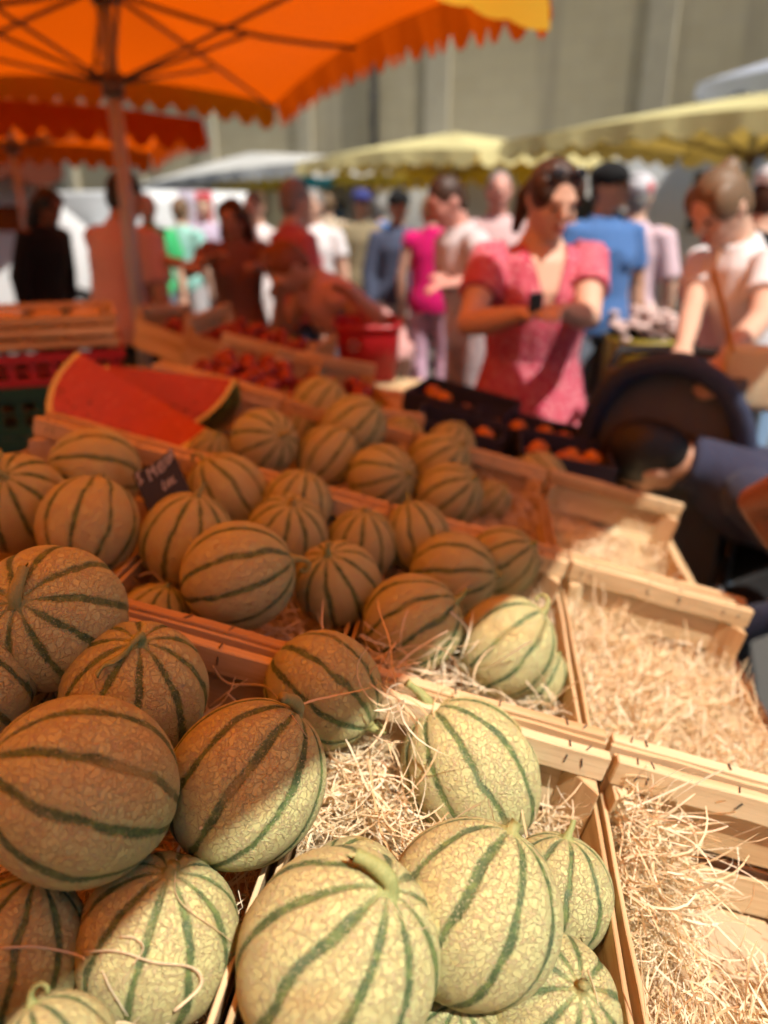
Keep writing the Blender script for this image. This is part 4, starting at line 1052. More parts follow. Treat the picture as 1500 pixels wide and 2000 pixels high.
def tub_obj(label, z, h, mat, group, ring=False):
    root = empty('produce_tub', tubm(z)); tag(root, label, 'tub', group)
    hx, hy = 0.125, 0.17
    v = []; f = []
    prof = [(0.0, 0.88), (h * .9, 1.0), (h, 1.0), (h, 1.05), (h - .02, 1.05), (h - .02, 1.01)]
    for z_, s in prof:
        for k in range(40):
            a = 2 * math.pi * k / 40; c_, s_ = math.cos(a), math.sin(a); p_ = 5
            r = (abs(c_) ** p_ + abs(s_) ** p_) ** (-1 / p_)
            v.append((hx * s * r * c_, hy * s * r * s_, z_))
    for i in range(len(prof) - 1):
        for k in range(40): f.append((i * 40 + k, i * 40 + (k + 1) % 40, (i + 1) * 40 + (k + 1) % 40, (i + 1) * 40 + k))
    f.append(tuple(range(39, -1, -1)))
    link('body', pydata('body', v, f, True), mat, root)
    if ring: MB().tube([(-0.06 + 0.018 * math.cos(a), -hy * 1.02, h * .66 + 0.018 * math.sin(a)) for a in np.linspace(0, 6.283, 17)], 0.003, 6).build('ring', METAL, root, True)
    return root
for q in range(4): tub_obj('dark green produce tub stacked under the red one', 0.002 + q * 0.22, 0.216, GREENP, 'green tubs under the red tub')
tub_obj('red produce tub with a small ring, top of the middle stack', 0.885, 0.215, REDP, None, True)

# ================================================================== PEOPLE
def ik(a, b, l1, l2, hint):
    a, b = Vector(a), Vector(b); d = b - a; L = d.length
    if L > (l1 + l2) * 0.995: b = a + d.normalized() * (l1 + l2) * 0.995; d = b - a; L = d.length
    x = (l1 * l1 - l2 * l2 + L * L) / (2 * L); h = math.sqrt(max(0, l1 * l1 - x * x))
    u = d.normalized(); hv = Vector(hint); hv = (hv - u * hv.dot(u)).normalized()
    return a + u * x + hv * h, b
SKIN = {}
def skin(name, c):
    if name not in SKIN:
        t = NT('skin_' + name); o = t.obj(); n_ = t.noise(o, 12.0, 3)
        SKIN[name] = t.finish(t.mix(n_, tuple(x * .88 for x in c), tuple(min(1, x * 1.1) for x in c)), 0.5, spec=0.35)
    return SKIN[name]
LIGHT, TAN, DARKS = (0.60, 0.37, 0.27), (0.46, 0.25, 0.16), (0.24, 0.10, 0.055)
def hair_mat(name, c):
    t = NT('hair_' + name); o = t.obj(); n_ = t.noise(t.vmath('MULTIPLY', o, (90, 90, 9)), 1.0, 3)
    return t.finish(t.mix(n_, tuple(x * .6 for x in c), tuple(min(1, x * 1.4) for x in c)), 0.5, t.bump(n_, .6, .004), spec=.4)
HAIRM = {k: hair_mat(k, c) for k, c in {'black': (.012, .010, .009), 'brown': (.05, .022, .012), 'lightbrown': (.16, .10, .055), 'grey': (.22, .21, .20), 'blond': (.50, .38, .20), 'red': (.20, .06, .02)}.items()}
EYEM = plain('eye_dark', (0.03, 0.02, 0.015), 0.2); LIPM = plain('lips', (0.36, 0.11, 0.09), 0.45); SHOEM = plain('shoe', (0.10, 0.09, 0.085), 0.6)
def person(label, pos, yaw, H=1.68, build=1.0, skin_c=('light', LIGHT), top=None, sleeve=0.45, bottom=None, dress=False, hair='brown', hairstyle='short', bend=0.0, side=0.0,
           head=(0, 0), hands=None, hair_len=0, cap=None, knee=0.0, pelvis_z=None, voxel=0.0135, feet=None, vneck=False, group='shoppers at the market', shorts=False, elbow=None, glasses=False, skirt_len=0.45, trouser_w=1.0, collar=False):
    s = H / 1.70
    M = Matrix.Translation(pos) @ Matrix.Rotation(yaw, 4, 'Z')
    root = empty('person', M); tag(root, label, 'person', group)
    pz = (pelvis_z if pelvis_z else 0.95 * s)
    P = Vector((0, 0, pz))
    Rb = Matrix.Rotation(bend, 3, 'X') @ Matrix.Rotation(side, 3, 'Y')       # local: faces -y, so a bend about +x leans forward
    def U(x, y, z): return P + Rb @ Vector((x * s, y * s, (z - 0.95) * s))
    def Ub(x, y, z, w): # partly bent spine
        return P + (Matrix.Rotation(bend * w, 3, 'X') @ Matrix.Rotation(side * w, 3, 'Y')) @ Vector((x * s, y * s, (z - 0.95) * s))
    bw = build
    spine = [(Ub(0, 0, .86, 0), .155 * bw, .105 * bw), (Ub(0, 0.0, .95, .3), .168 * bw, .118 * bw), (Ub(0, 0, 1.06, .75), .145 * bw, .100 * bw), (U(0, -.005, 1.18), .150 * bw, .108 * bw), (U(0, -.01, 1.29), .165 * bw, .115 * bw), (U(0, .0, 1.38), .150 * bw, .090 * bw), (U(0, .01, 1.43), .085, .065), (U(0, .005, 1.47), .056, .056), (U(0, -.005, 1.53), .052, .052)]
    lat = Rb @ Vector((1, 0, 0))
    def torso(mb, rows, grow=0.0):
        mb.tube([r[0] for r in rows], [((r[1] + grow) * s, (r[2] + grow) * s) for r in rows], 18, up=lat)
    neck = U(0, -.0, 1.50)
    hy, hp = head
    Rh = Rb @ Matrix.Rotation(hy, 3, 'Z') @ Matrix.Rotation(hp, 3, 'X')
    hc = neck + Rh @ Vector((0, -.018 * s, .092 * s))
    def Hd(x, y, z): return hc + Rh @ Vector((x * s, y * s, z * s))
    sh = {e: U(e * .165 * (0.6 + 0.4 * bw), 0.005, 1.385) for e in (-1, 1)}
    if hands is None: hands = {}
    arms = {}
    for e in (-1, 1):
        if e in hands: tgt = M.inverted() @ Vector(hands[e]) if len(hands[e]) == 3 else None
        else: tgt = U(e * .235, -.05, .86)
        hint = (elbow or {}).get(e, (e * 0.7, 0.5, -0.5))
        arms[e] = ik(sh[e], tgt, .285 * s, .255 * s, Vector(hint))
    legs = {}
    for e in (-1, 1):
        hip = P + Vector((e * .085 * s * bw, 0, -.02 * s))
        an = Vector((e * .10 * s, .02, .085 * s)) if feet is None else M.inverted() @ Vector(feet[e])
        kn, an = ik(hip, an, .425 * s, .425 * s, Vector((e * .15, -1, 0)))
        legs[e] = (hip, kn, an)
    # ---- body, one continuous surface
    mb = MB(); torso(mb, spine)
    mb.ell(hc, (.072 * s, .090 * s, .108 * s), Rh, 18, 12)
    mb.ell(Hd(0, -.030, -.055), (.052 * s, .058 * s, .055 * s), Rh); mb.ell(Hd(0, -.072, -.083), (.026 * s, .022 * s, .020 * s), Rh)
    mb.tube([Hd(0, -.082, .030), Hd(0, -.098, .002), Hd(0, -.106, -.018)], [.010 * s, .013 * s, .015 * s], 8)
    mb.ell(Hd(0, -.078, .034), (.050 * s, .012 * s, .010 * s), Rh); mb.ell(Hd(0, -.086, -.050), (.025 * s, .013 * s, .012 * s), Rh)
    for e in (-1, 1): mb.ell(Hd(e * .074, .012, -.005), (.010 * s, .020 * s, .032 * s), Rh); mb.ell(Hd(e * .036, -.066, -.022), (.024 * s, .020 * s, .022 * s), Rh)
    for e in (-1, 1):
        el, hd = arms[e]
        mb.ell(sh[e], (.050 * s * bw, .050 * s * bw, .050 * s * bw))
        mb.tube([sh[e], sh[e].lerp(el, .5), el, el.lerp(hd, .35), hd], [.052 * s * bw, .047 * s * bw, .040 * s * bw, .040 * s * bw, .026 * s], 12)
        fd = (hd - el).normalized(); a_ = Rb @ Vector((e, 0, 0)); pn = (a_ - fd * a_.dot(fd)).normalized(); bn = fd.cross(pn)
        wrap = (Vector((0, 0, 1)) - fd * fd.z).normalized() if abs(fd.z) < .9 else bn
        sd = fd.cross(wrap)
        mb.tube([hd, hd + fd * .05 * s, hd + fd * .09 * s], [(.024 * s, .030 * s), (.016 * s, .040 * s), (.013 * s, .038 * s)], 10, up=wrap)
        for q, (off, ln) in enumerate(((-.030, .060), (-.010, .070), (.010, .066), (.030, .052))):
            b0 = hd + fd * .085 * s + sd * off * s; b1 = b0 + fd * ln * .5 * s - wrap * .012 * s; b2 = b1 + (fd * .6 - wrap * .7).normalized() * ln * .5 * s
            mb.tube([b0, b1, b2], [.0095 * s, .009 * s, .0075 * s], 7)
        in_ = -e * 1.0; thd = sd * (1 if sd.dot(a_) * e < 0 else -1)
        mb.tube([hd + fd * .03 * s + thd * .026 * s, hd + fd * .06 * s + thd * .048 * s - wrap * .008 * s, hd + fd * .088 * s + thd * .050 * s - wrap * .02 * s], [.012 * s, .011 * s, .009 * s], 7)
        hip, kn, an = legs[e]
        mb.tube([hip, hip.lerp(kn, .5), kn, kn.lerp(an, .35), kn.lerp(an, .8), an], [.085 * s * bw, .072 * s * bw, .055 * s * bw, .056 * s * bw, .036 * s, .036 * s], 12)
        mb.tube([an + Vector((0, .05 * s, -.055 * s)), an + Vector((0, -.05 * s, -.05 * s)), an + Vector((0, -.16 * s, -.065 * s))], [.036 * s, .040 * s, .022 * s], 9)
    body = link('body', remeshed('body', mb, voxel, 5), skin(*skin_c), root)
    # face
    for e in (-1, 1): link('eye', MB().ell(Hd(e * .030, -.083, .008), (.012 * s, .006 * s, .007 * s), Rh, 10, 6).mesh('eye', True), EYEM, root)
    link('lips', MB().ell(Hd(0, -.094, -.050), (.023 * s, .008 * s, .009 * s), Rh, 10, 6).mesh('lips', True), LIPM, root)
    # ---- clothes
    g_ = 0.012
    if top is not None:
        mb = MB(); rows = spine[0 if not dress else 1:7] + ([(U(0, .006, 1.462), .060, .060)] if not vneck else []) + ([(U(0, .0, 1.505), .062, .062)] if collar else [])
        rows = [(r[0], r[1] + (.004 if i_ < 3 else 0), r[2] + (.008 if i_ < 3 else 0)) for i_, r in enumerate(rows)]
        if dress: rows[1] = (rows[1][0], rows[1][1] - .004, rows[1][2] - .004)
        torso(mb, rows, g_)
        if dress or bw > 1.05:
            for e in (-1, 1): mb.ell(U(e * .072, -.085, 1.245), (.075 * s, .062 * s, .075 * s), Rb)
        if dress:
            L = skirt_len; n_ = 44; v = []; f = []
            for i_ in range(9):
                q = i_ / 8; z_ = (1.05 - (L + .1) * q) * s; r0 = (.152 + .17 * q) * bw; r1 = (.115 + .18 * q) * bw
                for k in range(n_):
                    a = 6.283 * k / n_; w_ = 1 + q * .055 * math.sin(9 * a + 1.3) + q * .03 * math.sin(5 * a)
                    v.append((r0 * w_ * s * math.cos(a), r1 * w_ * s * math.sin(a), z_))
            for i_ in range(8):
                for k in range(n_): f.append((i_ * n_ + k, (i_ + 1) * n_ + k, (i_ + 1) * n_ + (k + 1) % n_, i_ * n_ + (k + 1) % n_))
            f.append(tuple(range(n_))); f.append(tuple(8 * n_ + k for k in range(n_ - 1, -1, -1)))
            mb.add(v, f)
        for e in (-1, 1):
            el, hd = arms[e]; pts = [sh[e] + (U(0, 0, 1.37) - sh[e]) * .25, sh[e]]; rad = [.052 * s * bw + .010, .056 * s * bw + .011]
            L1, L2 = (el - sh[e]).length, (hd - el).length; cut = sleeve * (L1 + L2)
            if cut <= L1: pts.append(sh[e].lerp(el, cut / L1)); rad.append(.050 * s * bw + .017)
            else: pts += [el, el.lerp(hd, min(1, (cut - L1) / L2))]; rad += [.045 * s * bw + .014, .034 * s + .012]
            mb.tube(pts, rad, 12)
        me = remeshed('dress' if dress else 'shirt', mb, voxel, 2)
        if vneck:
            bm = bmesh.new(); bm.from_mesh(me); kill = []
            inv = Rb.inverted()
            for fc in bm.faces:
                q = inv @ (fc.calc_center_median() - P); zl = q.z / s + .95; xl = abs(q.x / s)
                if (q.y < 0.02 * s and zl > 1.21 and xl < (zl - 1.21) * 0.31) or zl > 1.445: kill.append(fc)
            bmesh.ops.delete(bm, geom=kill, context='FACES'); bm.to_mesh(me); bm.free()
        link('dress' if dress else 'shirt', me, top, root)
    if bottom is not None:
        mb = MB(); torso(mb, [(spine[0][0] - Vector((0, 0, .02)), spine[0][1], spine[0][2]), spine[0], spine[1], (Ub(0, 0, 1.02, .6), .150 * bw, .108 * bw)], .008)
        for e in (-1, 1):
            hip, kn, an = legs[e]; tw_ = trouser_w
            if shorts: mb.tube([hip, hip.lerp(kn, .5), hip.lerp(kn, .95)], [.096 * s * bw, .09 * s * bw, .088 * s * bw], 12)
            else: mb.tube([hip, hip.lerp(kn, .5), kn, kn.lerp(an, .5), kn.lerp(an, .97)], [.096 * s * bw, .084 * s * bw * tw_, .070 * s * bw * tw_, .066 * s * tw_, .060 * s * tw_], 12)
        link('shorts' if shorts else 'trousers', remeshed('trousers', mb, voxel, 2), bottom, root)
    for e in (-1, 1):
        an = legs[e][2]; mb = MB(); mb.tube([an + Vector((0, .07 * s, -.05 * s)), an + Vector((0, -.05 * s, -.045 * s)), an + Vector((0, -.18 * s, -.06 * s))], [.040 * s, .046 * s, .030 * s], 10)
        link('shoe', mb.mesh('shoe', True), SHOEM, root)
    # ---- hair
    if hair:
        mb = MB()
        if hairstyle != 'bald':
            v_ = 0.009 if hairstyle != 'thin' else 0.005
            mb.ell(Hd(0, .016, .024), ((.071 + v_) * s, (.086 + v_) * s, (.087 + v_) * s), Rh, 18, 12)
            mb.ell(Hd(0, .045, -.01), (.072 * s, .062 * s, .085 * s), Rh)
            if hairstyle in ('long', 'pony', 'bun'):
                for e in (-1, 1): mb.ell(Hd(e * .058, -.012, .035), (.030 * s, .062 * s, .060 * s), Rh)
            if hairstyle == 'long':
                for e in (-1, 0, 1): mb.tube([Hd(e * .055, .05, .02), Hd(e * .072, .055, -.12), Hd(e * .075, .05, -.12 - hair_len)], [(.045 * s, .05 * s), (.05 * s, .05 * s), (.028 * s, .03 * s)], 10)
            if hairstyle == 'pony': mb.tube([Hd(0, .10, .03), Hd(-.03, .13, -.06), Hd(-.05, .11, -.18)], [.032 * s, .036 * s, .016 * s], 10)
            if hairstyle == 'bun': mb.ell(Hd(0, .092, .082), (.032 * s, .030 * s, .028 * s), Rh)
            if hairstyle == 'bob':
                for e in (-1, 1): mb.ell(Hd(e * .07, .01, -.02), (.03 * s, .06 * s, .085 * s), Rh)
            link('hair', remeshed('hair', mb, .010, 2), HAIRM[hair], root)
        else:
            for e in (-1, 1): mb.ell(Hd(e * .058, .035, -.005), (.022 * s, .055 * s, .040 * s), Rh)
            mb.ell(Hd(0, .075, -.01), (.060 * s, .026 * s, .045 * s), Rh)
            link('hair', remeshed('hair', mb, .010, 2), HAIRM[hair], root)
    if cap is not None:
        mb = MB(); mb.ell(Hd(0, .012, .048), (.090 * s, .108 * s, .078 * s), Rh, 18, 10)
        cp = link('cap', mb.mesh('cap', True), cap, root)
        vs2 = [Hd(x, y, z) for z in (.045, .037) for x, y in ((-.075, -.07), (-.06, -.135), (0, -.165), (.06, -.135), (.075, -.07))]
        link('visor', pydata('visor', vs2, [(0, 1, 2, 3, 4), (9, 8, 7, 6, 5), (0, 5, 6, 1), (1, 6, 7, 2), (2, 7, 8, 3), (3, 8, 9, 4), (4, 9, 5, 0)]), cap, cp)
    if glasses:
        mb = MB()
        for e in (-1, 1): mb.ell(Hd(e * .036, -.050, .104), (.030 * s, .012 * s, .020 * s), Rh, 12, 7)
        mb.tube([Hd(-.07, -.02, .095), Hd(0, -.058, .108), Hd(.07, -.02, .095)], .004, 6)
        link('sunglasses', mb.mesh('sunglasses', True), plain('dark_lens', (.02, .022, .03), .12, spec=.8), root)
    return root, dict(hd=Hd, U=U, arms=arms, M=M, s=s)
def G(px, w, dz=0.0):
    """ground point under image column px at depth w (head level)"""
    return Vector(((px - 750) / FPX * w, w / cP, 0))
PINK = cloth('pink_floral_dress', (0.47, 0.065, 0.115), 0.5, ((0.85, 0.58, 0.60), 120.0))
JEANS, NAVY, GREYS = cloth('light_denim', (0.20, 0.32, 0.48)), cloth('navy_knit', (0.030, 0.034, 0.065)), cloth('grey_blue_cotton', (0.13, 0.16, 0.21))
WHITET, BLACKT, BLUET = cloth('white_cotton', (0.74, 0.72, 0.74)), cloth('black_cotton', (0.012, 0.012, 0.013)), cloth('blue_cotton', (0.075, 0.17, 0.40))
# the woman in the pink dress
wpos = G(1058, 2.46)
hL, hR = PX(1098, 608, 2.16), PX(1020, 614, 2.16)
wroot, wi = person('woman in a pink floral V-neck dress looking down at her hands', wpos, R(6), 1.66, 1.08, ('fair', LIGHT), PINK, 0.30, None, True, 'brown', 'pony', R(3), 0, (R(8), R(25)),
       {1: tuple(hL), -1: tuple(hR)}, voxel=0.0075, vneck=True, elbow={1: (.62, .5, -.6), -1: (-.62, .5, -.6)}, glasses=True, skirt_len=0.52, group='shoppers close to the stall')
ph = MB().box(-.018, .018, -.006, .006, -.02, .03, Matrix.Translation(PX(1046, 594, 2.06)) @ Matrix.Rotation(.4, 4, 'Z')); tag(ph.build('wallet', plain('black_leather', (.012, .012, .013), .4)), 'small black wallet in the hands of the woman in pink', 'wallet')
# the woman with the pushchair
spos = G(1500, 2.42)
sroot, si = person('woman in a white T-shirt with her hair up, looking down over the pushchair', spos, R(-72), 1.66, 0.92, ('fair', LIGHT), WHITET, 0.34, JEANS, False, 'lightbrown', 'bun', R(13), 0, (R(4), R(27)),
       {1: tuple(PX(1412, 708, 2.04)), -1: tuple(PX(1330, 700, 2.25))}, voxel=0.0085, group='shoppers close to the stall')
# strap and tote bag of that woman
CREAM = cloth('cream_canvas', (0.62, 0.54, 0.36), .3)
bg_o = empty('tote_bag', Matrix.Translation(PX(1468, 738, 1.98)) @ Matrix.Rotation(R(-20), 4, 'Z')); tag(bg_o, 'cream canvas tote bag hanging at the side of the woman with the pushchair', 'bag')
bm = bmesh.new(); box_bm(bm, -.075, .11, -.03, .03, -.085, .085)
link('pouch', bmesh_mesh('pouch', bm, .022, 3, True), CREAM, bg_o)
Mi = bg_o.matrix_world.inverted()
MB().tube([Mi @ PX(1430, 690, 1.95), Mi @ PX(1412, 600, 1.97), Mi @ PX(1392, 530, 2.02), Mi @ PX(1405, 490, 2.1)], [(.011, .003)] * 4, 6).build('strap', cloth('tan_strap', (.45, .27, .10)), bg_o)
# the man bending down by the pushchair
person('balding man in a dark navy jumper crouching low beside the pushchair', Vector((1.30, 1.93, 0)), R(-88), 1.72, 1.04, ('tan', TAN), NAVY, 0.95, BLACKT, False, 'black', 'short', R(66), 0, (R(-30), R(14)),
       {1: (0.86, 1.66, 0.52), -1: (0.92, 2.1, 0.55)}, voxel=0.009, pelvis_z=0.66, collar=True, feet={1: (1.02, 1.80, .085), -1: (1.06, 2.06, .085)}, group='shoppers close to the stall')
# arm of someone at the right edge
person('shopper in black at the right edge, only a bare brown arm in view', Vector((0.81, 0.98, 0)), R(-60), 1.41, 1.12, ('brown', DARKS), BLACKT, 0.12, BLACKT, False, 'black', 'short', 0, 0, (0, 0),
       {-1: (0.80, 1.20, 0.86), 1: (1.1, 0.9, 0.75)}, voxel=0.010, elbow={-1: (-1, .1, -.6), 1: (1, .5, 0)}, group='shoppers close to the stall')
# vendor and people farther back
person('stallholder in a pale salmon shirt seen from behind, left of the pole', G(215, 3.75), R(158), 1.69, 1.12, ('tan', TAN), cloth('salmon_shirt', (.62, .36, .33)), 0.42, BLACKT, False, 'black', 'short', R(8), 0, (R(-10), R(10)), {1: tuple(PX(365, 520, 3.75))}, group='people behind the stall')
person('person in black in the deep shade at the left edge', G(60, 5.2), R(70), 1.66, 1.05, ('brown', DARKS), BLACKT, 0.9, BLACKT, False, 'black', 'long', R(12), 0, (0, R(8)), hair_len=.12, group='people behind the stall')
person('man in a bright green shirt beyond the pole', G(288, 6.2), R(20), 1.62, 1.0, ('fair', LIGHT), cloth('green_shirt', (.06, .55, .20)), .4, GREYS, False, 'grey', 'thin')
person('person in a mint shirt beside the man in green', G(352, 6.8), R(160), 1.60, 1.0, ('fair', LIGHT), cloth('mint_shirt', (.30, .62, .56)), .4, cloth('pale_trousers', (.5, .48, .5)), False, 'lightbrown', 'short')
person('woman with long dark hair in a dusky dress behind the nectarines', G(455, 4.5), R(15), 1.57, 1.0, ('tan', TAN), cloth('dusky_dress', (.25, .12, .09)), .2, None, True, 'brown', 'long', R(4), 0, (R(-25), R(12)), {1: tuple(PX(500, 520, 4.2)), -1: tuple(PX(412, 505, 4.2))}, hair_len=.18)
person('person in white half hidden behind the dark haired woman', G(500, 5.6), R(-30), 1.63, 1.0, ('fair', LIGHT), WHITET, .4, WHITET, False, 'lightbrown', 'short')
person('grey haired man in a red polo shirt turned away', G(572, 4.3), R(120), 1.66, 1.08, ('fair', LIGHT), cloth('red_polo', (.55, .13, .14)), .36, NAVY, False, 'grey', 'short', 0, 0, (R(10), R(5)))
person('person in a white top beyond the red polo shirt', G(612, 5.4), R(-15), 1.64, 1.0, ('fair', LIGHT), WHITET, .3, GREYS, False, 'grey', 'short')
person('stooping woman in a pink top reaching left over the tubs', G(748, 3.35), R(-62), 1.60, 1.12, ('tan', TAN), cloth('pink_top', (.62, .34, .32)), .12, cloth('brown_trousers', (.12, .05, .03)), False, 'red', 'short', R(48), 0, (R(0), R(8)), {-1: tuple(PX(545, 588, 3.3)), 1: tuple(PX(690, 582, 2.98))}, group='people behind the stall')
person('man in a navy jacket and dark cap walking away', G(778, 5.6), R(10), 1.63, 1.0, ('tan', TAN), cloth('navy_jacket', (.07, .085, .14)), .95, cloth('beige_trousers', (.5, .46, .40)), False, 'black', 'short', cap=BLACKT)
person('blond woman in a magenta top and pink trousers', G(848, 5.2), R(170), 1.62, 1.0, ('fair', LIGHT), cloth('magenta_top', (.66, .01, .16)), .1, cloth('pale_pink_trousers', (.66, .42, .56)), False, 'blond', 'bob')
person('dark haired man in a white T-shirt looking down to the left', G(932, 3.75), R(-70), 1.68, 1.04, ('pinkfair', (.62, .30, .24)), cloth('grey_white_shirt', (.58, .53, .54)), .4, cloth('patterned_trousers', (.45, .38, .40), .4, ((.06, .05, .06), 40.0)), False, 'brown', 'short', R(12), 0, (0, R(16)), {-1: tuple(PX(862, 545, 3.6)), 1: tuple(PX(880, 555, 3.35))}, voxel=.011)
person('white haired person just behind the man in the white T-shirt', G(972, 4.6), R(0), 1.72, 1.0, ('pinkfair', (.62, .30, .24)), cloth('pale_rose_shirt', (.62, .42, .42)), .4, GREYS, False, 'grey', 'thin')
person('man in a blue T-shirt and grey shorts behind the woman in pink', G(1182, 3.95), R(14), 1.72, 1.06, ('tan', TAN), BLUET, .36, GREYS, False, 'black', 'short', 0, 0, (R(30), 0), cap=BLACKT, shorts=True, voxel=.011)
person('person in a pale pink shirt and red and white cap behind the blue T-shirt', G(1243, 4.3), R(150), 1.68, 1.06, ('fair', LIGHT), cloth('pale_pink_shirt', (.68, .50, .56)), .45, cloth('rose_trousers', (.6, .35, .38)), False, 'grey', 'short', cap=cloth('red_white_cap', (.62, .60, .64), .2, ((.6, .1, .1), 9.0)))
person('person in black with a white cap at the right edge', G(1468, 2.85), R(100), 1.66, 1.0, ('fair', LIGHT), BLACKT, .4, BLACKT, False, 'brown', 'short', R(6), 0, (0, R(14)), cap=cloth('white_cap', (.74, .73, .76), .2))
person('person in a royal blue cap far down the street', G(705, 6.6), R(30), 1.66, 1.0, ('fair', LIGHT), cloth('olive_shirt', (.25, .2, .12)), .4, GREYS, False, 'brown', 'short', cap=cloth('royal_cap', (.05, .06, .22)))
person('person in a bright blue shirt far down the street', G(742, 7.4), R(200), 1.62, 1.0, ('fair', LIGHT), cloth('bright_blue_shirt', (.03, .18, .55)), .4, WHITET, False, 'grey', 'short')
person('shopper in beige far down the street by the white canopy', G(640, 8.2), R(190), 1.66, 1.0, ('fair', LIGHT), cloth('beige_shirt', (.55, .45, .34)), .4, GREYS, False, 'lightbrown', 'short')
person('shopper in pale lilac far off between the green and dark haired people', G(398, 8.0), R(10), 1.62, 1.0, ('fair', LIGHT), cloth('lilac_shirt', (.5, .42, .55)), .4, cloth('pale_trousers', (.5, .48, .5)), False, 'lightbrown', 'short')
person('shopper in light grey far off under the yellow canopy', G(1090, 6.4), R(120), 1.66, 1.0, ('tan', TAN), cloth('light_grey_shirt', (.45, .45, .46)), .4, NAVY, False, 'black', 'short')

# ------------------------------------------------------------------ pushchair
pc = PX(1292, 800, 1.98)
pr_ = empty('pushchair', Matrix.Translation((pc.x + .02, pc.y + .02, 0)) @ Matrix.Rotation(R(-26), 4, 'Z')); tag(pr_, 'dark navy pushchair with its hood up, seen from the front', 'pushchair')
HOOD, SEATG, BLKF = cloth('navy_hood_fabric', (.022, .026, .05), .3), cloth('grey_seat_fabric', (.11, .11, .115), .3), plain('black_frame', (.012, .012, .013), .4)
v = []; f = []; n_, m_ = 20, 10
for i_ in range(m_ + 1):
    a = R(60 + 115 * i_ / m_)           # sweeps from the front edge over the top to the back
    for k in range(n_ + 1):
        b = math.pi * k / n_
        hw, ht = .215, .33
        v.append((-hw * math.cos(b) * (1 - .06 * i_ / m_), -.20 * math.cos(a) * (.35 + .65 * math.sin(b)) + .10, .80 + ht * math.sin(b) ** .75 * (.80 + .24 * math.sin(a)) - .02 * (1 - math.sin(b))))
for i_ in range(m_):
    for k in range(n_): q = i_ * (n_ + 1) + k; f.append((q, q + 1, q + n_ + 2, q + n_ + 1))
me = pydata('hood', v, f, True); bm = bmesh.new(); bm.from_mesh(me); bmesh.ops.solidify(bm, geom=bm.faces[:], thickness=.008); bm.to_mesh(me); bm.free()
link('hood', me, HOOD, pr_)
rimp = [v[k] for k in range(n_ + 1)]
MB().tube(rimp, [(.020, .030)] * len(rimp), 10, up=(0, 0, 1)).build('hood_rim', plain('navy_piping', (.028, .036, .075), .7), pr_, True)
bm = bmesh.new(); box_bm(bm, -.185, .185, .06, .10, .42, 1.10); link('backrest', bmesh_mesh('backrest', bm, .02, 2, True), SEATG, pr_)
bm = bmesh.new(); box_bm(bm, -.185, .185, -.22, .055, .40, .46); link('seat', bmesh_mesh('seat', bm, .02, 2, True), SEATG, pr_)
for e in (-1, 1):
    MB().tube([(e * .205, -.30, .10), (e * .21, -.02, .56), (e * .215, .14, .80), (e * .215, .36, 1.04)], .014, 8).build('side_frame', BLKF, pr_, True)
    MB().tube([(e * .21, -.02, .56), (e * .22, .26, .12)], .014, 8).build('rear_leg', BLKF, pr_, True)
    MB().tube([(e * .20, -.24, .60), (e * .205, -.02, .62)], .016, 8).build('armrest', BLKF, pr_, True)
    for y_, r_ in ((-.32, .095), (.28, .115)):
        wh = MB().tube([(e * .22 - .018, y_, r_), (e * .22 + .018, y_, r_)], r_, 22).build('wheel', BLKF, pr_)
        MB().tube([(e * .22 - .021, y_, r_), (e * .22 + .021, y_, r_)], r_ * .55, 16).build('rim', plain('grey_plastic', (.2, .2, .21), .5), wh)
MB().tube([(-.215, .36, 1.04), (-.20, .42, 1.09), (0, .44, 1.10), (.20, .42, 1.09), (.215, .36, 1.04)], .016, 10).build('handle', BLKF, pr_, True)
MB().tube([(-.20, -.24, .60), (-.12, -.31, .62), (.12, -.31, .62), (.20, -.24, .60)], .017, 10).build('bumper_bar', BLKF, pr_, True)

# ------------------------------------------------------------------ flower bin, vans, far things
fb = empty('flower_bin', Matrix.Translation(G(1292, 3.7)) @ Matrix.Rotation(R(-20), 4, 'Z')); tag(fb, 'olive yellow bin of pale flowers between the shoppers at the right', 'bin')
OLV = plain('olive_yellow_plastic', (.34, .26, .035), .5)
slot = MB(); slot.tube([(0, 0, .02), (0, 0, .30), (0, 0, .86), (0, 0, .90), (0, 0, .90), (0, 0, .86)], [.17, .185, .20, .215, .19, .185], 24); slot.build('bucket', OLV, fb, True)
MB().box(-.06, .06, -.222, -.205, .45, .80).build('label_plate', plain('bright_yellow_card', (.62, .45, .04), .6), fb)
MB().box(.02, .10, -.232, -.212, .66, .76).build('sticker', plain('green_sticker', (.01, .30, .16), .5), fb)
lv = MB(); rr = random.Random(3)
for q in range(60):
    a, r_ = rr.uniform(0, 6.28), rr.uniform(0, .2); c_ = Vector((r_ * math.cos(a), r_ * math.sin(a), rr.uniform(.92, 1.06) - r_ * .3))
    lv.ell(c_, (.028, .028, .018), Matrix.Rotation(rr.uniform(-.6, .6), 3, 'X'), 8, 5)
lv.build('flowers', plain('pale_pink_petals', (.66, .48, .44), .7, .3, 9), fb, True)['kind'] = 'stuff'
VANW, GLASS, TYRE = plain('white_van_paint', (.72, .74, .76), .3, .03, 3, spec=.5), plain('dark_van_glass', (.012, .015, .018), .08, spec=.8), plain('tyre_rubber', (.02, .02, .02), .8)
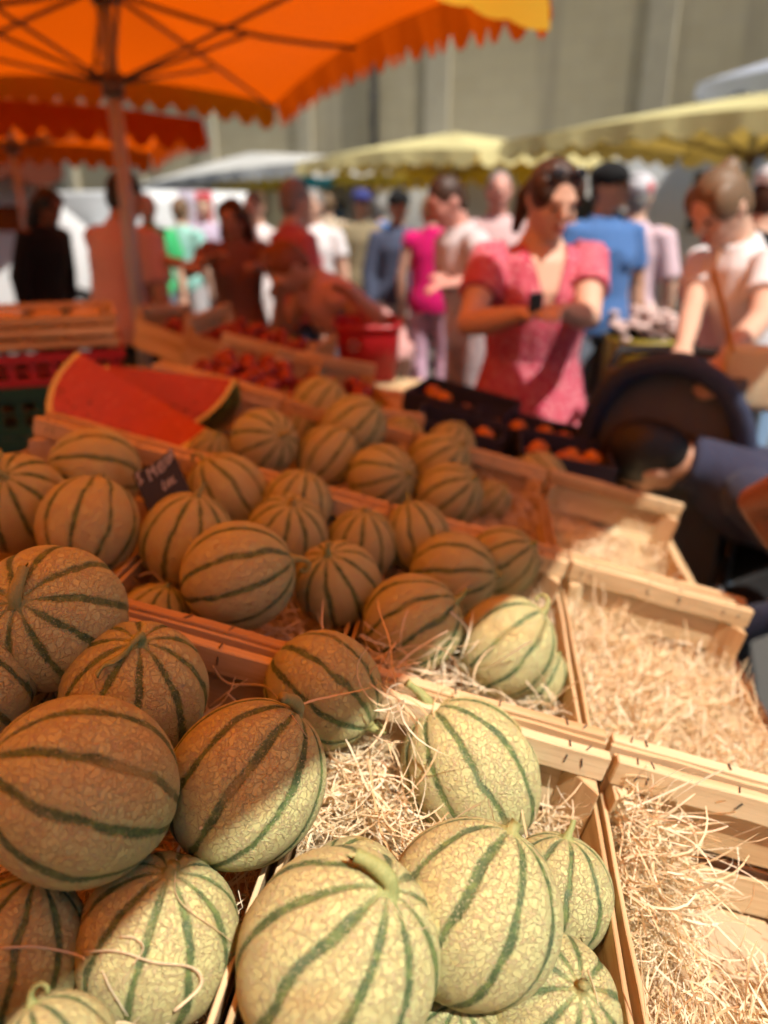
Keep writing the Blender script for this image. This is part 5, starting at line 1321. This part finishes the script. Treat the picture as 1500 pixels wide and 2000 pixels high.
def van(label, pos, yaw, L=5.2, H=2.35, open_door=False):
    root = empty('van', Matrix.Translation(pos) @ Matrix.Rotation(yaw, 4, 'Z')); tag(root, label, 'van', 'white vans behind the stalls')
    prof = [(-L / 2, .35), (-L / 2, H - .12), (-L / 2 + .12, H), (L / 2 - 1.55, H), (L / 2 - 1.25, H - .12), (L / 2 - .62, 1.22), (L / 2 - .12, 1.02), (L / 2, .85), (L / 2, .35)]
    bm = bmesh.new(); hw = .98
    A_ = [bm.verts.new((x, -hw if z < 1.2 else -hw + .10 * (z - 1.2), z)) for x, z in prof]; B_ = [bm.verts.new((x, hw if z < 1.2 else hw - .10 * (z - 1.2), z)) for x, z in prof]
    bm.faces.new(A_); bm.faces.new(B_[::-1])
    for i_ in range(len(prof)): bm.faces.new((A_[i_], B_[i_], B_[(i_ + 1) % len(prof)], A_[(i_ + 1) % len(prof)]))
    bmesh.ops.recalc_face_normals(bm, faces=bm.faces)
    link('body', bmesh_mesh('body', bm, .05, 3, True), VANW, root)
    def quad(nm, pts, m): link(nm, pydata(nm, pts, [(0, 1, 2, 3)]), m, root)
    quad('windscreen', [(L / 2 - .66, -.82, 1.30), (L / 2 - .66, .82, 1.30), (L / 2 - 1.20, .76, H - .20), (L / 2 - 1.20, -.76, H - .20)], GLASS)
    o_ = .62
    for q in ((L / 2 - .70, -.82, 1.30),): pass
    for e in (-1, 1):
        yy = e * .985; yt = e * (.985 - .10 * (H - .35 - 1.25))
        quad('side_window', [(L / 2 - 1.75, yy, 1.28), (L / 2 - .95, yy, 1.28), (L / 2 - 1.35, yt, H - .35), (L / 2 - 1.75, yt, H - .35)], GLASS)
        quad('rear_window', [(-L / 2 - .006, e * .12, 1.35), (-L / 2 - .006, e * .78, 1.35), (-L / 2 - .006, e * .72, H - .40), (-L / 2 - .006, e * .12, H - .40)], GLASS)
        link('headlight', MB().ell((L / 2 - .03, e * .72, .80), (.06, .17, .11)).mesh('headlight', True), plain('lamp_glass', (.7, .72, .74), .1, spec=.8), root)
        link('tail_light', MB().box(-L / 2 - .02, -L / 2 + .02, min(e * .86, e * .95), max(e * .86, e * .95), .8, 1.25).mesh('tail_light'), plain('red_lens', (.4, .01, .01), .2), root)
        for x in (-L / 2 + .95, L / 2 - .95):
            w_ = MB().tube([(x, e * .84, .33), (x, e * .99, .33)], .33, 22).build('wheel', TYRE, root)
            MB().tube([(x, e * .985, .33), (x, e * .998, .33)], .20, 16).build('rim', METAL, w_)
    if open_door: quad('dark_doorway_sheet', [(-.9, -.992, .55), (.35, -.992, .55), (.35, -.992 + .10 * .7, H - .45), (-.9, -.992 + .10 * .7, H - .45)], BLKF)  # flat black sheet paints the darkness inside the doorway
    return root
sa = math.atan2(SD.y, SD.x)
van('white van with a black sheet for its dark side doorway behind the blue T-shirt', Vector((3.3, 10.6, 0)), sa + math.pi, 5.4, 2.25, True)
van('white van far off behind the blond woman', Vector((0.5, 15.5, 0)), sa, 5.2, 2.0)
van('white van in the shade at the far left beyond the parasols', Vector((-5.4, 9.6, 0)), R(20), 5.0, 1.9)
van('small white van beside the dark maroon sheet at the left', Vector((-4.2, 12.6, 0)), sa, 4.6, 1.75)
ystall('stall_canopy', 'deep maroon sheet standing in for the dark interior at the far left', (-3.4, 8.8), (-5.8, 13.5), -3.0, Z + 0.22, 0.3, [MAROONC], 0.5, apex=.3)  # dark cloth put where the stall interior lies in shade
# hanging scarf on the far stall
sc = MB(); 
for q in range(2): pass
v = []; f = []
for i_ in range(9):
    for k in range(5): v.append((-.09 + .045 * k, .03 * math.sin(k * 1.7 + i_ * .2), -.95 * i_ / 8))
for i_ in range(8):
    for k in range(4): q = i_ * 5 + k; f.append((q, q + 1, q + 6, q + 5))
me = pydata('scarf', v, f, True); bm = bmesh.new(); bm.from_mesh(me); bmesh.ops.solidify(bm, geom=bm.faces[:], thickness=.01); bm.to_mesh(me); bm.free()
o = link('scarf', me, cloth('crimson_cloth', (.55, .02, .06))); o.location = PX(396, 375, 8.4); tag(o, 'long crimson scarf hanging from the white canopy', 'scarf', 'scarves hanging from the white canopy')
o = link('scarf', me.copy(), None); o.data.materials.clear(); o.data.materials.append(cloth('pale_lilac_cloth', (.5, .45, .55))); o.location = PX(362, 372, 8.7); tag(o, 'pale lilac scarf hanging beside the crimson one', 'scarf', 'scarves hanging from the white canopy')
